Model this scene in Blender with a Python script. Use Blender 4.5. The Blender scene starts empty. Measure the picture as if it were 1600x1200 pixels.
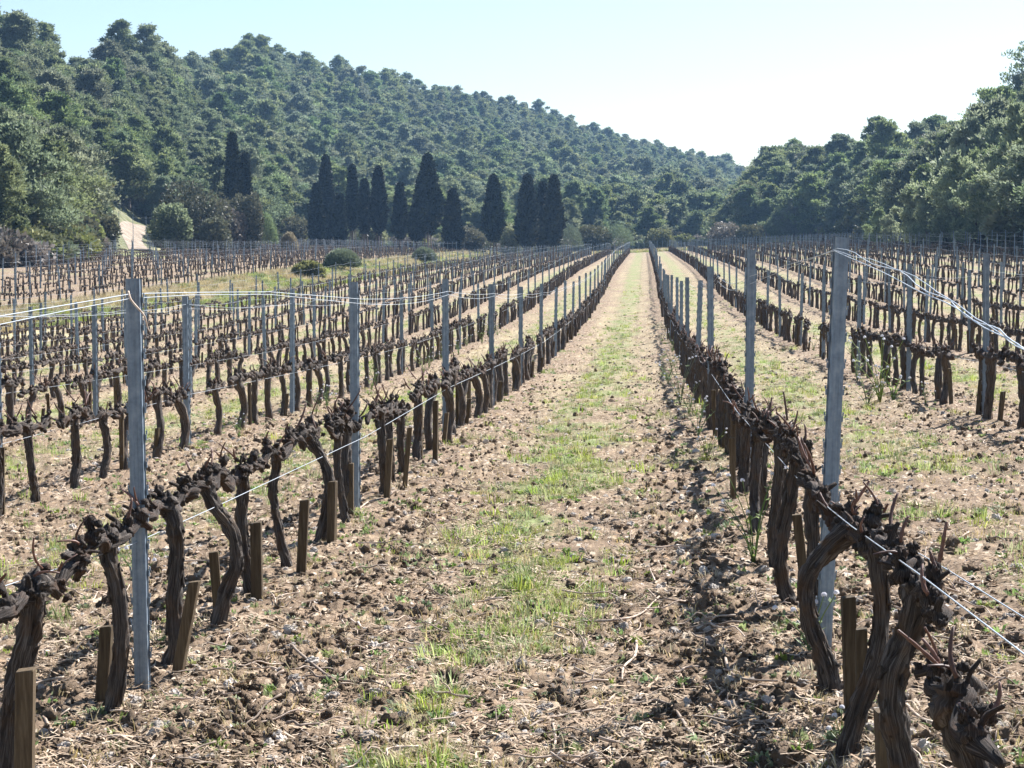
import bpy, math, random
import numpy as np
from mathutils import Vector, Matrix, Euler
RND = random.Random(7)
R_ = np.random.default_rng(11)
sc = bpy.context.scene

# ---------------------------------------------------------------- camera
F = 2900.0                       # focal length in pixels of a 1600 px wide frame
CAMZ = 1.6
VPX, HY = 1006.0, 387.0          # where the vine rows converge / the horizon
cam_d = bpy.data.cameras.new("camera")
cam = bpy.data.objects.new("camera", cam_d)
sc.collection.objects.link(cam)
cam.location = (0, 0, CAMZ)
cam_d.sensor_width = 36.0
cam_d.lens = F / 1600 * 36
cam_d.clip_start = 0.05
cam_d.clip_end = 6000
yaw = math.atan((VPX - 800) / F)
pitch = math.atan((600 - HY) / F * math.cos(yaw))
cam.rotation_euler = (math.pi / 2 - pitch, 0, yaw)
sc.camera = cam
CM = Euler(cam.rotation_euler).to_matrix()

def world_at(px, py, y):
    """the point seen at pixel (px, py) of the 1600x1200 frame at distance y down the rows"""
    d = CM @ Vector(((px - 800) / F, (600 - py) / F, -1))
    t = y / d.y
    return Vector((d.x * t, y, CAMZ + d.z * t))

CMI = np.array(CM.inverted())
def to_px(P):
    """N x 3 world points -> pixel x, pixel y, depth"""
    P = np.atleast_2d(P) - np.array([0, 0, CAMZ])
    q = P @ CMI.T
    dz = np.maximum(-q[:, 2], 1e-3)
    return 800 + F * q[:, 0] / dz, 600 - F * q[:, 1] / dz, -q[:, 2]

# ---------------------------------------------------------------- world, sun, exposure
SUN_EL, SUN_AZ = math.radians(44), math.radians(37)     # azimuth to the right of straight ahead (+Y)
w = bpy.data.worlds.new("World"); sc.world = w; w.use_nodes = True
nt = w.node_tree
sky = nt.nodes.new('ShaderNodeTexSky'); sky.sky_type = 'NISHITA'; sky.sun_disc = False
sky.sun_elevation = SUN_EL; sky.sun_rotation = SUN_AZ
sky.air_density = 1.0; sky.dust_density = .75; sky.ozone_density = 1.5; sky.altitude = 200
bgn = nt.nodes['Background']; bgn.inputs['Strength'].default_value = 0.062
nt.links.new(sky.outputs[0], bgn.inputs[0])
sd = bpy.data.lights.new("sun", 'SUN'); sd.energy = 5.0; sd.angle = math.radians(0.53); sd.color = (1.0, 0.98, 0.96)
sun = bpy.data.objects.new("sun", sd); sc.collection.objects.link(sun)
sv = Vector((math.sin(SUN_AZ) * math.cos(SUN_EL), math.cos(SUN_AZ) * math.cos(SUN_EL), math.sin(SUN_EL)))
sun.rotation_euler = sv.to_track_quat('Z', 'Y').to_euler()
sun.location = (30, 40, 60)
vs = sc.view_settings
vs.view_transform = 'Standard'; vs.look = 'None'; vs.exposure = 1.42; vs.gamma = 1.0; vs.use_curve_mapping = False
cy = sc.cycles
cy.use_denoising = True
cy.max_bounces = 5; cy.diffuse_bounces = 2; cy.glossy_bounces = 2; cy.transmission_bounces = 3
cy.transparent_max_bounces = 4; cy.volume_bounces = 0
cy.use_adaptive_sampling = True; cy.adaptive_threshold = 0.02
cy.caustics_reflective = False; cy.caustics_refractive = False

# ---------------------------------------------------------------- noise
def _hash(ix, iy, seed):
    h = (ix.astype(np.int64) * 374761393 + iy.astype(np.int64) * 668265263 + seed * 974634777) & 0xffffffff
    h = ((h ^ (h >> 13)) * 1274126177) & 0xffffffff
    return (h ^ (h >> 16)) & 0xffffffff
def perlin(x, y, seed=0):
    x0 = np.floor(x); y0 = np.floor(y); fx = x - x0; fy = y - y0
    def g(ix, iy, dx, dy):
        a = _hash(ix, iy, seed) * (2 * math.pi / 4294967296.0)
        return np.cos(a) * dx + np.sin(a) * dy
    u = fx * fx * fx * (fx * (fx * 6 - 15) + 10); v = fy * fy * fy * (fy * (fy * 6 - 15) + 10)
    a = g(x0, y0, fx, fy); b = g(x0 + 1, y0, fx - 1, fy)
    c = g(x0, y0 + 1, fx, fy - 1); d = g(x0 + 1, y0 + 1, fx - 1, fy - 1)
    return (a + (b - a) * u) * (1 - v) + (c + (d - c) * u) * v
def fbm(x, y, oct=4, seed=0):
    s = 0; a = 1
    for i in range(oct):
        s = s + a * perlin(x * 2 ** i, y * 2 ** i, seed + i); a *= .5
    return s
def sstep(a, b, x):
    t = np.clip((x - a) / (b - a), 0, 1)
    return t * t * (3 - 2 * t)

# ---------------------------------------------------------------- terrain
_py = [-50, 0, 6.6, 11.6, 16.8, 22, 27.3, 32.3, 37.8, 42.4, 46, 51.7, 60, 72, 85, 100, 120, 158, 217, 245, 300, 800, 3000]
_pz = [0, 0, 0, -.06, -.12, -.28, -.41, -.52, -.58, -.61, -.64, -.67, -.66, -.55, -.35, -.07, .22, .5, .92, 1.0, 1.1, 2, 2]
_gy = np.arange(-50, 3000, .5)
_gz = np.interp(_gy, _py, _pz) + .055
_k = np.ones(9) / 9
_gz[8:1200] = np.convolve(_gz, _k, 'same')[8:1200]
_cx = [-3000, -200, -100, -60, -41, -22.2, -19.6, -8, 0, 10, 23, 30, 60, 200, 3000]
_cz = [12, 12, 5, 1.4, .35, -0.05, -.70, -.34, 0, .42, 1.0, 1.35, 3.2, 9, 9]
# left hill, by bearing (pixel column) : foot distance, ridge distance, tree-top line
LU = [-2500, -800, 0, 100, 200, 260, 300, 350, 500, 700, 1000, 1160, 1400, 1500]
LF = [60, 95, 112, 130, 178, 190, 195, 205, 262, 268, 280, 300, 330, 340]
LR = [220, 250, 270, 290, 315, 335, 430, 460, 520, 590, 680, 720, 740, 740]
TU = [-2500, -800, 0, 50, 100, 140, 180, 200, 230, 260, 290, 340, 400, 440, 500, 550, 620, 700, 760, 800, 850, 900, 950, 1000, 1050, 1100, 1150, 1250, 1400]
TY = [-40, -20, 36, 74, 98, 88, 68, 60, 70, 92, 102, 87, 72, 88, 107, 115, 124, 130, 142, 154, 166, 184, 200, 212, 226, 248, 270, 320, 387]
RU = [1080, 1130, 1170, 1200, 1250, 1300, 1400, 1500, 1560, 1600, 2000, 4000]
RF = [290, 280, 268, 262, 258, 252, 190, 150, 128, 120, 70, 40]
RR = [330, 330, 320, 320, 320, 310, 280, 250, 230, 220, 170, 120]
RU2 = [1100, 1150, 1166, 1190, 1250, 1300, 1350, 1400, 1450, 1500, 1550, 1600, 2000]
RY = [400, 305, 252, 232, 222, 220, 215, 210, 203, 188, 172, 162, 110]
TREE_H = 9.0
def bearing(x, y):
    return np.clip(VPX + F * x / np.maximum(y, 5.0), -2500, 4000)
def _hill(u, y, U1, FT, RT, U2, TYY, p):
    df = np.interp(u, U1, FT); dr = np.interp(u, U1, RT)
    top = (HY - np.interp(u, U2, TYY)) / F * dr + CAMZ - TREE_H + .3
    top = np.maximum(top, 0)
    t = (y - df) / (dr - df)
    s = np.where(t < 1, np.clip(t, 0, 1) ** p, 1 - np.clip((t - 1) * .5, 0, .6))
    return top * s, t
def left_hill(u, y): return _hill(u, y, LU, LF, LR, TU, TY, 1.45)
def right_hill(u, y):
    h, t = _hill(u, y, RU, RF, RR, RU2, RY, 1.2)
    return h * sstep(1120, 1160, u), t
def ground_z(x, y):
    x = np.asarray(x, float); y = np.asarray(y, float)
    z = np.interp(y, _gy, _gz)
    c = np.interp(x, _cx, _cz)
    c = (c + np.interp(x - 1.2, _cx, _cz) + np.interp(x + 1.2, _cx, _cz)) / 3
    u = bearing(x, y)
    l, tl = left_hill(u, y); r, tr = right_hill(u, y)
    far = sstep(0, 1, np.maximum(tl, tr))
    z = z + c * (1 - .6 * far) + np.maximum(l, r)
    return z + .8 * fbm(x / 30, y / 30, 3, 5) * sstep(.05, .5, np.maximum(tl, np.where(u > 1120, tr, 0)))
def gz(x, y): return float(ground_z(np.array([x]), np.array([y]))[0])

# row layout
LANE = 2.46
ROWS_L = [-1.80 - LANE * i for i in range(8)]
ROWS_R = [0.66 + LANE * i for i in range(10)]
ROWS_B = [-22.7 - LANE * i for i in range(15)]       # block beyond the grass bank
ROW_END = 242.0

# ---------------------------------------------------------------- materials
def new_mat(name):
    m = bpy.data.materials.new(name); m.use_nodes = True
    return m, m.node_tree, m.node_tree.nodes, m.node_tree.links, m.node_tree.nodes['Principled BSDF']
def nn(N, t, **kw):
    n = N.new(t)
    for k, v in kw.items():
        if k in n.inputs.keys(): n.inputs[k].default_value = v
        else: setattr(n, k, v)
    return n
def ramp(N, pts):
    r = N.new('ShaderNodeValToRGB'); e = r.color_ramp.elements
    while len(e) < len(pts): e.new(.5)
    for i, (p, c) in enumerate(pts):
        e[i].position = p; e[i].color = (c[0], c[1], c[2], 1)
    return r
def mixc(N, L, fac, a, b, mode='MIX'):
    m = N.new('ShaderNodeMix'); m.data_type = 'RGBA'; m.blend_type = mode
    for s, v in ((0, fac), (6, a), (7, b)):
        if isinstance(v, (int, float)): m.inputs[s].default_value = v
        elif isinstance(v, tuple): m.inputs[s].default_value = (*v[:3], 1)
        else: L.new(v, m.inputs[s])
    return m.outputs[2]
def math_(N, L, op, a, b=None, clamp=False):
    m = N.new('ShaderNodeMath'); m.operation = op; m.use_clamp = clamp
    for s, v in ((0, a), (1, b)):
        if v is None: continue
        if isinstance(v, (int, float)): m.inputs[s].default_value = v
        else: L.new(v, m.inputs[s])
    return m.outputs[0]
def bump(N, L, h, dist, strength, bsdf):
    b = N.new('ShaderNodeBump'); b.inputs['Distance'].default_value = dist; b.inputs['Strength'].default_value = strength
    L.new(h, b.inputs['Height']); L.new(b.outputs[0], bsdf.inputs['Normal'])

def soil_material():
    m, T, N, L, B = new_mat('soil')
    pos = N.new('ShaderNodeNewGeometry').outputs['Position']
    att = nn(N, 'ShaderNodeAttribute', attribute_name='zone')      # r: grass, g: forest floor, b: dry litter
    sep = N.new('ShaderNodeSeparateColor'); L.new(att.outputs['Color'], sep.inputs[0])
    def noise(s, d=4, r=.6, stretch=None):
        n = nn(N, 'ShaderNodeTexNoise', Scale=s, Detail=d, Roughness=r)
        if stretch:
            mp = N.new('ShaderNodeMapping'); mp.inputs['Scale'].default_value = stretch
            L.new(pos, mp.inputs['Vector']); L.new(mp.outputs[0], n.inputs['Vector'])
        else: L.new(pos, n.inputs['Vector'])
        return n.outputs['Fac']
    big = noise(.6, 4); mid = noise(7, 5, .7); fine = noise(60, 4, .75); tiny = noise(220, 2, .6)
    c1 = ramp(N, [(.3, (.088, .061, .041)), (.5, (.19, .134, .089)), (.62, (.30, .218, .148)), (.75, (.41, .315, .222))])
    s = math_(N, L, 'ADD', math_(N, L, 'MULTIPLY', mid, .45), math_(N, L, 'MULTIPLY', fine, .55))
    L.new(s, c1.inputs[0])
    # dry straw litter
    lit = nn(N, 'ShaderNodeTexVoronoi', Scale=38.0); lit.feature = 'F1'
    mp = N.new('ShaderNodeMapping'); mp.inputs['Scale'].default_value = (1, .45, 1)
    L.new(pos, mp.inputs['Vector']); L.new(mp.outputs[0], lit.inputs['Vector'])
    sepv = N.new('ShaderNodeSeparateColor'); L.new(lit.outputs['Color'], sepv.inputs[0])
    lf = ramp(N, [(.72, (0, 0, 0)), (.8, (1, 1, 1))]); L.new(math_(N, L, 'ADD', math_(N, L, 'MULTIPLY', sepv.outputs[0], .8), math_(N, L, 'MULTIPLY', big, .22)), lf.inputs[0])
    straw = ramp(N, [(.2, (.33, .225, .14)), (.55, (.43, .325, .215)), (.9, (.56, .47, .36))]); L.new(sepv.outputs[1], straw.inputs[0])
    c = mixc(N, L, math_(N, L, 'MULTIPLY', lf.outputs[0], .75), c1.outputs[0], straw.outputs[0])
    # pale stones
    st = nn(N, 'ShaderNodeTexVoronoi', Scale=24.0); L.new(pos, st.inputs['Vector'])
    sepst = N.new('ShaderNodeSeparateColor'); L.new(st.outputs['Color'], sepst.inputs[0])
    sm = math_(N, L, 'MULTIPLY', math_(N, L, 'GREATER_THAN', sepst.outputs[0], .9), math_(N, L, 'LESS_THAN', st.outputs['Distance'], .30))
    c = mixc(N, L, sm, c, (.50, .45, .40))
    # grass, fine leafy mottling
    gm = noise(26, 4, .8); gb = noise(2.2, 3, .6)
    gr = ramp(N, [(.3, (.10, .125, .045)), (.5, (.19, .225, .085)), (.7, (.33, .36, .18))]); L.new(gm, gr.inputs[0])
    gf = math_(N, L, 'MULTIPLY', math_(N, L, 'ADD', sep.outputs[0], math_(N, L, 'MULTIPLY', math_(N, L, 'SUBTRACT', gb, .5), 1.2)), math_(N, L, 'MULTIPLY', gm, 1.9), clamp=True)
    gf = math_(N, L, 'MULTIPLY', gf, math_(N, L, 'MULTIPLY', sep.outputs[0], 2.0, clamp=True), clamp=True)
    c = mixc(N, L, gf, c, gr.outputs[0])
    ff = ramp(N, [(.35, (.07, .085, .035)), (.55, (.14, .14, .07)), (.72, (.27, .25, .18))]); L.new(noise(.55, 5, .7), ff.inputs[0])
    c = mixc(N, L, sep.outputs[1], c, ff.outputs[0])
    dry = ramp(N, [(.3, (.26, .22, .11)), (.7, (.52, .45, .28))]); L.new(noise(5, 5, .7), dry.inputs[0])
    c = mixc(N, L, sep.outputs[2], c, dry.outputs[0])
    L.new(c, B.inputs['Base Color'])
    B.inputs['Roughness'].default_value = .95; B.inputs['Specular IOR Level'].default_value = .15
    h = math_(N, L, 'ADD', fine, math_(N, L, 'MULTIPLY', tiny, .5)); h = math_(N, L, 'ADD', h, math_(N, L, 'MULTIPLY', lf.outputs[0], .25))
    bump(N, L, h, .012, .7, B)
    return m

def simple_noise_mat(name, pts, scale=10, rough=.9, stretch=(1, 1, 1), coord='Object', bump_d=.003, spec=.2, vary=.25, detail=5, bs=.8):
    m, T, N, L, B = new_mat(name)
    tc = N.new('ShaderNodeTexCoord'); mp = N.new('ShaderNodeMapping'); mp.inputs['Scale'].default_value = stretch
    L.new(tc.outputs[coord], mp.inputs['Vector'])
    n = nn(N, 'ShaderNodeTexNoise', Scale=scale, Detail=detail, Roughness=.65); L.new(mp.outputs[0], n.inputs['Vector'])
    r = ramp(N, pts); L.new(n.outputs['Fac'], r.inputs[0])
    oi = N.new('ShaderNodeObjectInfo')
    hsv = N.new('ShaderNodeHueSaturation'); L.new(r.outputs[0], hsv.inputs['Color'])
    L.new(math_(N, L, 'ADD', math_(N, L, 'MULTIPLY', oi.outputs['Random'], vary * 2), 1 - vary), hsv.inputs['Value'])
    L.new(hsv.outputs[0], B.inputs['Base Color'])
    B.inputs['Roughness'].default_value = rough; B.inputs['Specular IOR Level'].default_value = spec
    if bump_d: bump(N, L, n.outputs['Fac'], bump_d, bs, B)
    return m

def bark_material(name, dark, mid, light, warm):
    m, T, N, L, B = new_mat(name)
    uv = nn(N, 'ShaderNodeAttribute', attribute_name='UVMap')
    mp = N.new('ShaderNodeMapping'); mp.inputs['Scale'].default_value = (26, 7, 1); L.new(uv.outputs['Vector'], mp.inputs['Vector'])
    pos = N.new('ShaderNodeTexCoord').outputs['Object']
    dn = nn(N, 'ShaderNodeTexNoise', Scale=9, Detail=3)
    L.new(pos, dn.inputs['Vector'])
    add = N.new('ShaderNodeVectorMath'); add.operation = 'MULTIPLY_ADD'
    L.new(dn.outputs['Color'], add.inputs[0]); add.inputs[1].default_value = (5, 1, 0); L.new(mp.outputs[0], add.inputs[2])
    n = nn(N, 'ShaderNodeTexNoise', Scale=1, Detail=5, Roughness=.7); L.new(add.outputs[0], n.inputs['Vector'])
    r = ramp(N, [(.3, dark), (.48, mid), (.62, light), (.8, (light[0] * 1.5, light[1] * 1.5, light[2] * 1.5))]); L.new(n.outputs['Fac'], r.inputs[0])
    wn = nn(N, 'ShaderNodeTexNoise', Scale=11, Detail=3, Roughness=.6); L.new(pos, wn.inputs['Vector'])
    wr = ramp(N, [(.5, (0, 0, 0)), (.66, (1, 1, 1))]); L.new(wn.outputs['Fac'], wr.inputs[0])
    c = mixc(N, L, math_(N, L, 'MULTIPLY', wr.outputs[0], .6), r.outputs[0], warm)
    L.new(c, B.inputs['Base Color']); B.inputs['Roughness'].default_value = .9; B.inputs['Specular IOR Level'].default_value = .25
    bump(N, L, n.outputs['Fac'], .009, 1.0, B)
    return m

def foliage_material(name, dark, light, vary=.3, transl=.35, hue=.03, objvar=.35):
    m, T, N, L, B = new_mat(name)
    at = nn(N, 'ShaderNodeAttribute', attribute_name='tint')
    oi = N.new('ShaderNodeObjectInfo')
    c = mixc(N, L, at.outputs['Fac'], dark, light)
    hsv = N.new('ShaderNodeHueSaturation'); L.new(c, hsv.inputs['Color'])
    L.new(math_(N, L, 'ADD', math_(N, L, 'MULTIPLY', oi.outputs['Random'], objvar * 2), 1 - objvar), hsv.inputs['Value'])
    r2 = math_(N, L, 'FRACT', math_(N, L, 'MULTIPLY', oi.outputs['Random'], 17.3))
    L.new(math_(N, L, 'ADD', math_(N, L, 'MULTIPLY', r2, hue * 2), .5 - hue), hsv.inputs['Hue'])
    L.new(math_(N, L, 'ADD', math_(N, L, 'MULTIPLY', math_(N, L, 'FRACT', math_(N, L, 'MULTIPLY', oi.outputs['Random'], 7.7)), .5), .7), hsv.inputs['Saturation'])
    L.new(hsv.outputs[0], B.inputs['Base Color'])
    B.inputs['Roughness'].default_value = .6; B.inputs['Specular IOR Level'].default_value = .3
    tr = N.new('ShaderNodeBsdfTranslucent'); L.new(hsv.outputs[0], tr.inputs['Color'])
    ms = N.new('ShaderNodeMixShader'); ms.inputs[0].default_value = transl
    L.new(B.outputs[0], ms.inputs[1]); L.new(tr.outputs[0], ms.inputs[2])
    L.new(ms.outputs[0], T.nodes['Material Output'].inputs['Surface'])
    return m

def steel_material():
    m, T, N, L, B = new_mat('galvanised_steel')
    tc = N.new('ShaderNodeTexCoord')
    n = nn(N, 'ShaderNodeTexNoise', Scale=30, Detail=4, Roughness=.6); L.new(tc.outputs['Object'], n.inputs['Vector'])
    mp = N.new('ShaderNodeMapping'); mp.inputs['Scale'].default_value = (60, 60, 2.0); L.new(tc.outputs['Object'], mp.inputs['Vector'])
    n2 = nn(N, 'ShaderNodeTexNoise', Scale=1, Detail=3); L.new(mp.outputs[0], n2.inputs['Vector'])
    s = math_(N, L, 'ADD', math_(N, L, 'MULTIPLY', n.outputs['Fac'], .5), math_(N, L, 'MULTIPLY', n2.outputs['Fac'], .5))
    r = ramp(N, [(.35, (.12, .155, .20)), (.5, (.185, .235, .29)), (.65, (.27, .32, .37))]); L.new(s, r.inputs[0])
    oi = N.new('ShaderNodeObjectInfo'); hsv = N.new('ShaderNodeHueSaturation'); L.new(r.outputs[0], hsv.inputs['Color'])
    L.new(math_(N, L, 'ADD', math_(N, L, 'MULTIPLY', oi.outputs['Random'], .3), .85), hsv.inputs['Value'])
    L.new(hsv.outputs[0], B.inputs['Base Color'])
    B.inputs['Metallic'].default_value = .35; B.inputs['Roughness'].default_value = .5
    return m

M = {}
M['soil'] = soil_material()
M['bark'] = bark_material('vine_bark', (.018, .015, .013), (.060, .048, .041), (.17, .148, .130), (.12, .072, .040))
M['head'] = bark_material('vine_head_bark', (.015, .012, .011), (.045, .035, .030), (.15, .125, .108), (.10, .052, .03))
M['cane'] = simple_noise_mat('pruned_cane', [(.3, (.085, .038, .028)), (.7, (.19, .10, .07))], 40, .6, spec=.4, bump_d=.001, vary=.45)
M['cut'] = simple_noise_mat('cut_wood', [(.3, (.30, .22, .13)), (.7, (.5, .40, .27))], 60, .8)
M['stake'] = simple_noise_mat('weathered_stake', [(.3, (.045, .030, .017)), (.5, (.085, .060, .035)), (.75, (.15, .115, .07))], 6, .85, (14, 14, 1.2), bump_d=.003, vary=.3)
M['steel'] = steel_material()
mw, _, _, _, B = new_mat('wire'); B.inputs['Base Color'].default_value = (.62, .66, .70, 1); B.inputs['Metallic'].default_value = .6; B.inputs['Roughness'].default_value = .38
B.inputs['Base Color'].default_value = (.5, .54, .58, 1); M['wire'] = mw
M['clod'] = simple_noise_mat('dry_clod', [(.3, (.10, .070, .048)), (.55, (.20, .145, .10)), (.75, (.33, .25, .175))], 30, .95, bump_d=.006, coord='Object', vary=.3)
M['stone'] = simple_noise_mat('limestone', [(.3, (.30, .25, .21)), (.7, (.58, .53, .47))], 14, .9, bump_d=.003, vary=.3)
M['straw'] = simple_noise_mat('dry_straw', [(.3, (.24, .155, .10)), (.5, (.36, .265, .18)), (.7, (.52, .43, .33))], 5, .85, bump_d=0, vary=.35)
M['twig'] = simple_noise_mat('dry_twig', [(.3, (.26, .18, .13)), (.7, (.55, .45, .36))], 30, .8, bump_d=.001, vary=.45)
M['grass'] = foliage_material('grass_blades', (.14, .19, .035), (.42, .48, .15), transl=.5, hue=.025)
M['drygrass'] = foliage_material('dry_grass_blades', (.30, .24, .12), (.60, .50, .30), transl=.35, hue=.01)
M['weedleaf'] = foliage_material('weed_leaf', (.12, .18, .05), (.30, .36, .14), transl=.45)
M['flower'] = foliage_material('white_petals', (.72, .70, .74), (.9, .89, .92), transl=.3, hue=0, objvar=.05)
M['pine'] = foliage_material('pine_needles', (.085, .115, .055), (.30, .35, .175), transl=.5, hue=.025, objvar=.15)
M['ypine'] = foliage_material('young_pine_needles', (.16, .20, .10), (.46, .52, .28), transl=.45, hue=.015, objvar=.1)
M['cypress'] = foliage_material('cypress_sprays', (.007, .012, .007), (.045, .054, .024), transl=.08, hue=.01, objvar=.2)
M['oak'] = foliage_material('holm_oak_leaves', (.065, .072, .034), (.24, .235, .115), transl=.2, hue=.02)
M['broom'] = foliage_material('broom_stems', (.10, .13, .075), (.30, .35, .21), transl=.2, hue=.01)
M['yshrub'] = foliage_material('spurge_leaves', (.12, .135, .045), (.30, .31, .125), transl=.35, hue=.02)
M['greybush'] = foliage_material('grey_twigs', (.12, .10, .08), (.34, .30, .25), transl=.2, hue=.01)
M['pbark'] = simple_noise_mat('pine_bark', [(.3, (.08, .065, .055)), (.7, (.24, .20, .17))], 6, .9, (3, 3, .6), bump_d=.02)
M['track'] = simple_noise_mat('dirt_track', [(.3, (.17, .13, .095)), (.5, (.26, .21, .16)), (.7, (.36, .30, .235))], 1.1, .95, coord='Object', bump_d=.02, vary=0)

# ---------------------------------------------------------------- mesh building
def make_mesh(name, V, Q=None, T=None, mat=None, uv=None, tint=None, smooth=True, mats=None, midx=None):
    V = np.asarray(V, np.float32)
    Q = np.zeros((0, 4), np.int32) if Q is None or len(Q) == 0 else np.asarray(Q, np.int32)
    T = np.zeros((0, 3), np.int32) if T is None or len(T) == 0 else np.asarray(T, np.int32)
    me = bpy.data.meshes.new(name)
    me.vertices.add(len(V)); me.vertices.foreach_set('co', V.ravel())
    nl = len(Q) * 4 + len(T) * 3
    me.loops.add(nl); li = np.concatenate([Q.ravel(), T.ravel()]).astype(np.int32)
    me.loops.foreach_set('vertex_index', li)
    me.polygons.add(len(Q) + len(T))
    st = np.concatenate([np.arange(len(Q)) * 4, len(Q) * 4 + np.arange(len(T)) * 3]).astype(np.int32)
    me.polygons.foreach_set('loop_start', st)
    me.polygons.foreach_set('use_smooth', np.full(len(Q) + len(T), smooth))
    if uv is not None:
        ul = me.uv_layers.new(name='UVMap'); ul.data.foreach_set('uv', np.asarray(uv, np.float32)[li].ravel())
    if tint is not None:
        a = me.attributes.new('tint', 'FLOAT', 'POINT'); a.data.foreach_set('value', np.asarray(tint, np.float32))
    for mt in (mats or ([mat] if mat else [])): me.materials.append(mt)
    if midx is not None: me.polygons.foreach_set('material_index', np.asarray(midx, np.int32))
    me.update(calc_edges=True)
    return me
class MB:
    def __init__(s): s.V = []; s.Q = []; s.T = []; s.U = []; s.n = 0; s.t = []
    def add(s, V, Q=None, T=None, uv=None, tint=None):
        V = np.asarray(V, float)
        if Q is not None and len(Q): s.Q.append(np.asarray(Q) + s.n)
        if T is not None and len(T): s.T.append(np.asarray(T) + s.n)
        s.V.append(V); s.U.append(uv if uv is not None else np.zeros((len(V), 2)))
        s.t.append(np.full(len(V), .5) if tint is None else np.broadcast_to(np.asarray(tint, float), (len(V),)))
        s.n += len(V)
    def mesh(s, name, mat, smooth=True):
        return make_mesh(name, np.concatenate(s.V), np.concatenate(s.Q) if s.Q else None, np.concatenate(s.T) if s.T else None,
                         mat, np.concatenate(s.U), np.concatenate(s.t), smooth)
def resample(P, n, r=None):
    """smooth a coarse polyline with Catmull-Rom to n points; radii likewise"""
    P = np.asarray(P, float); m = len(P)
    E = np.vstack([2 * P[0] - P[1], P, 2 * P[-1] - P[-2]])
    t = np.linspace(0, m - 1 - 1e-6, n); i = t.astype(int); f = (t - i)[:, None]
    a, b, c, d = E[i], E[i + 1], E[i + 2], E[i + 3]
    Q = .5 * ((2 * b) + (-a + c) * f + (2 * a - 5 * b + 4 * c - d) * f ** 2 + (-a + 3 * b - 3 * c + d) * f ** 3)
    if r is None: return Q
    return Q, np.interp(t, np.arange(m), r)
def tube(P, r, sides=12, amp=.0, ridges=5, twist=2.0, seed=0, lump=.0, cap=True):
    P = np.asarray(P, float); n = len(P); r = np.broadcast_to(np.asarray(r, float), (n,))
    T = np.gradient(P, axis=0); T /= np.linalg.norm(T, axis=1)[:, None] + 1e-9
    ref = np.array([1., 0, 0]) if abs(T[0][0]) < .8 else np.array([0, 1., 0])
    Nn = np.zeros((n, 3)); v = ref - T[0] * ref.dot(T[0]); Nn[0] = v / np.linalg.norm(v)
    for i in range(1, n):
        v = Nn[i - 1] - T[i] * Nn[i - 1].dot(T[i]); Nn[i] = v / (np.linalg.norm(v) + 1e-9)
    Bn = np.cross(T, Nn)
    rg = np.random.default_rng(seed)
    th = np.linspace(0, 2 * np.pi, sides, endpoint=False)
    s = np.concatenate([[0], np.cumsum(np.linalg.norm(np.diff(P, axis=0), axis=1))])
    rr = np.ones((n, sides))
    if amp:
        for k in range(3):
            ph = rg.uniform(0, 6.28); kk = ridges + k * 2
            rr += amp / (k + 1) * np.sin(kk * th[None] + twist * s[:, None] * rg.uniform(3, 9) + ph + 1.5 * np.sin(s[:, None] * rg.uniform(10, 25) + ph))
    if lump:
        rr += lump * fbm(np.cos(th)[None] * 1.3 + s[:, None] * 14 + seed, np.sin(th)[None] * 1.3 + s[:, None] * 9, 3, seed)
    R = r[:, None] * rr
    V = P[:, None] + R[..., None] * (np.cos(th)[None, :, None] * Nn[:, None] + np.sin(th)[None, :, None] * Bn[:, None])
    V = V.reshape(-1, 3)
    i = np.arange(n - 1)[:, None] * sides; j = np.arange(sides)[None]; j2 = (j + 1) % sides
    Q = np.stack([i + j, i + j2, i + sides + j2, i + sides + j], -1).reshape(-1, 4)
    uv = np.stack([np.broadcast_to(np.abs(th / np.pi - 1)[None] , (n, sides)).ravel(), np.repeat(s, sides)], -1)
    Tt = None
    if cap:
        V = np.vstack([V, P[-1] + T[-1] * r[-1] * .3, P[0] - T[0] * r[0] * .2]); k = n * sides
        uv = np.vstack([uv, [.5, s[-1]], [.5, 0]])
        jj = np.arange(sides); j3 = (jj + 1) % sides
        Tt = np.vstack([np.stack([(n - 1) * sides + jj, (n - 1) * sides + j3, np.full(sides, k)], -1), np.stack([j3, jj, np.full(sides, k + 1)], -1)])
    return V, Q, Tt, uv
def blob(c, rad, seed=0, sub=1, lump=.3):
    """an irregular knot: displaced UV-ish sphere"""
    ns, nr = (20, 13) if sub > 1 else ((10, 7) if sub == 1 else (6, 4))
    th = np.linspace(0, 2 * np.pi, ns, endpoint=False); ph = np.linspace(0, np.pi, nr)
    d = np.stack([np.sin(ph)[:, None] * np.cos(th)[None], np.sin(ph)[:, None] * np.sin(th)[None], np.broadcast_to(np.cos(ph)[:, None], (nr, ns))], -1)
    n = fbm(d[..., 0] * 1.9 + seed * 3.1 + d[..., 2] * 1.5, d[..., 1] * 1.9 + d[..., 2] * 1.3, 4, seed) + (.35 * np.abs(fbm(d[..., 0] * 5 + seed, d[..., 1] * 5 + d[..., 2] * 4, 2, seed + 5)) if sub > 1 else 0)
    V = np.asarray(c) + d * np.asarray(rad) * (1 + lump * 2 * n)[..., None]
    V = V.reshape(-1, 3)
    i = np.arange(nr - 1)[:, None] * ns; j = np.arange(ns)[None]; j2 = (j + 1) % ns
    Q = np.stack([i + j, i + ns + j, i + ns + j2, i + j2], -1).reshape(-1, 4)
    uv = np.stack([np.broadcast_to(np.abs(th / np.pi - 1)[None], (nr, ns)).ravel(), np.repeat(ph * .05, ns)], -1)
    return V, Q, None, uv
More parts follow.
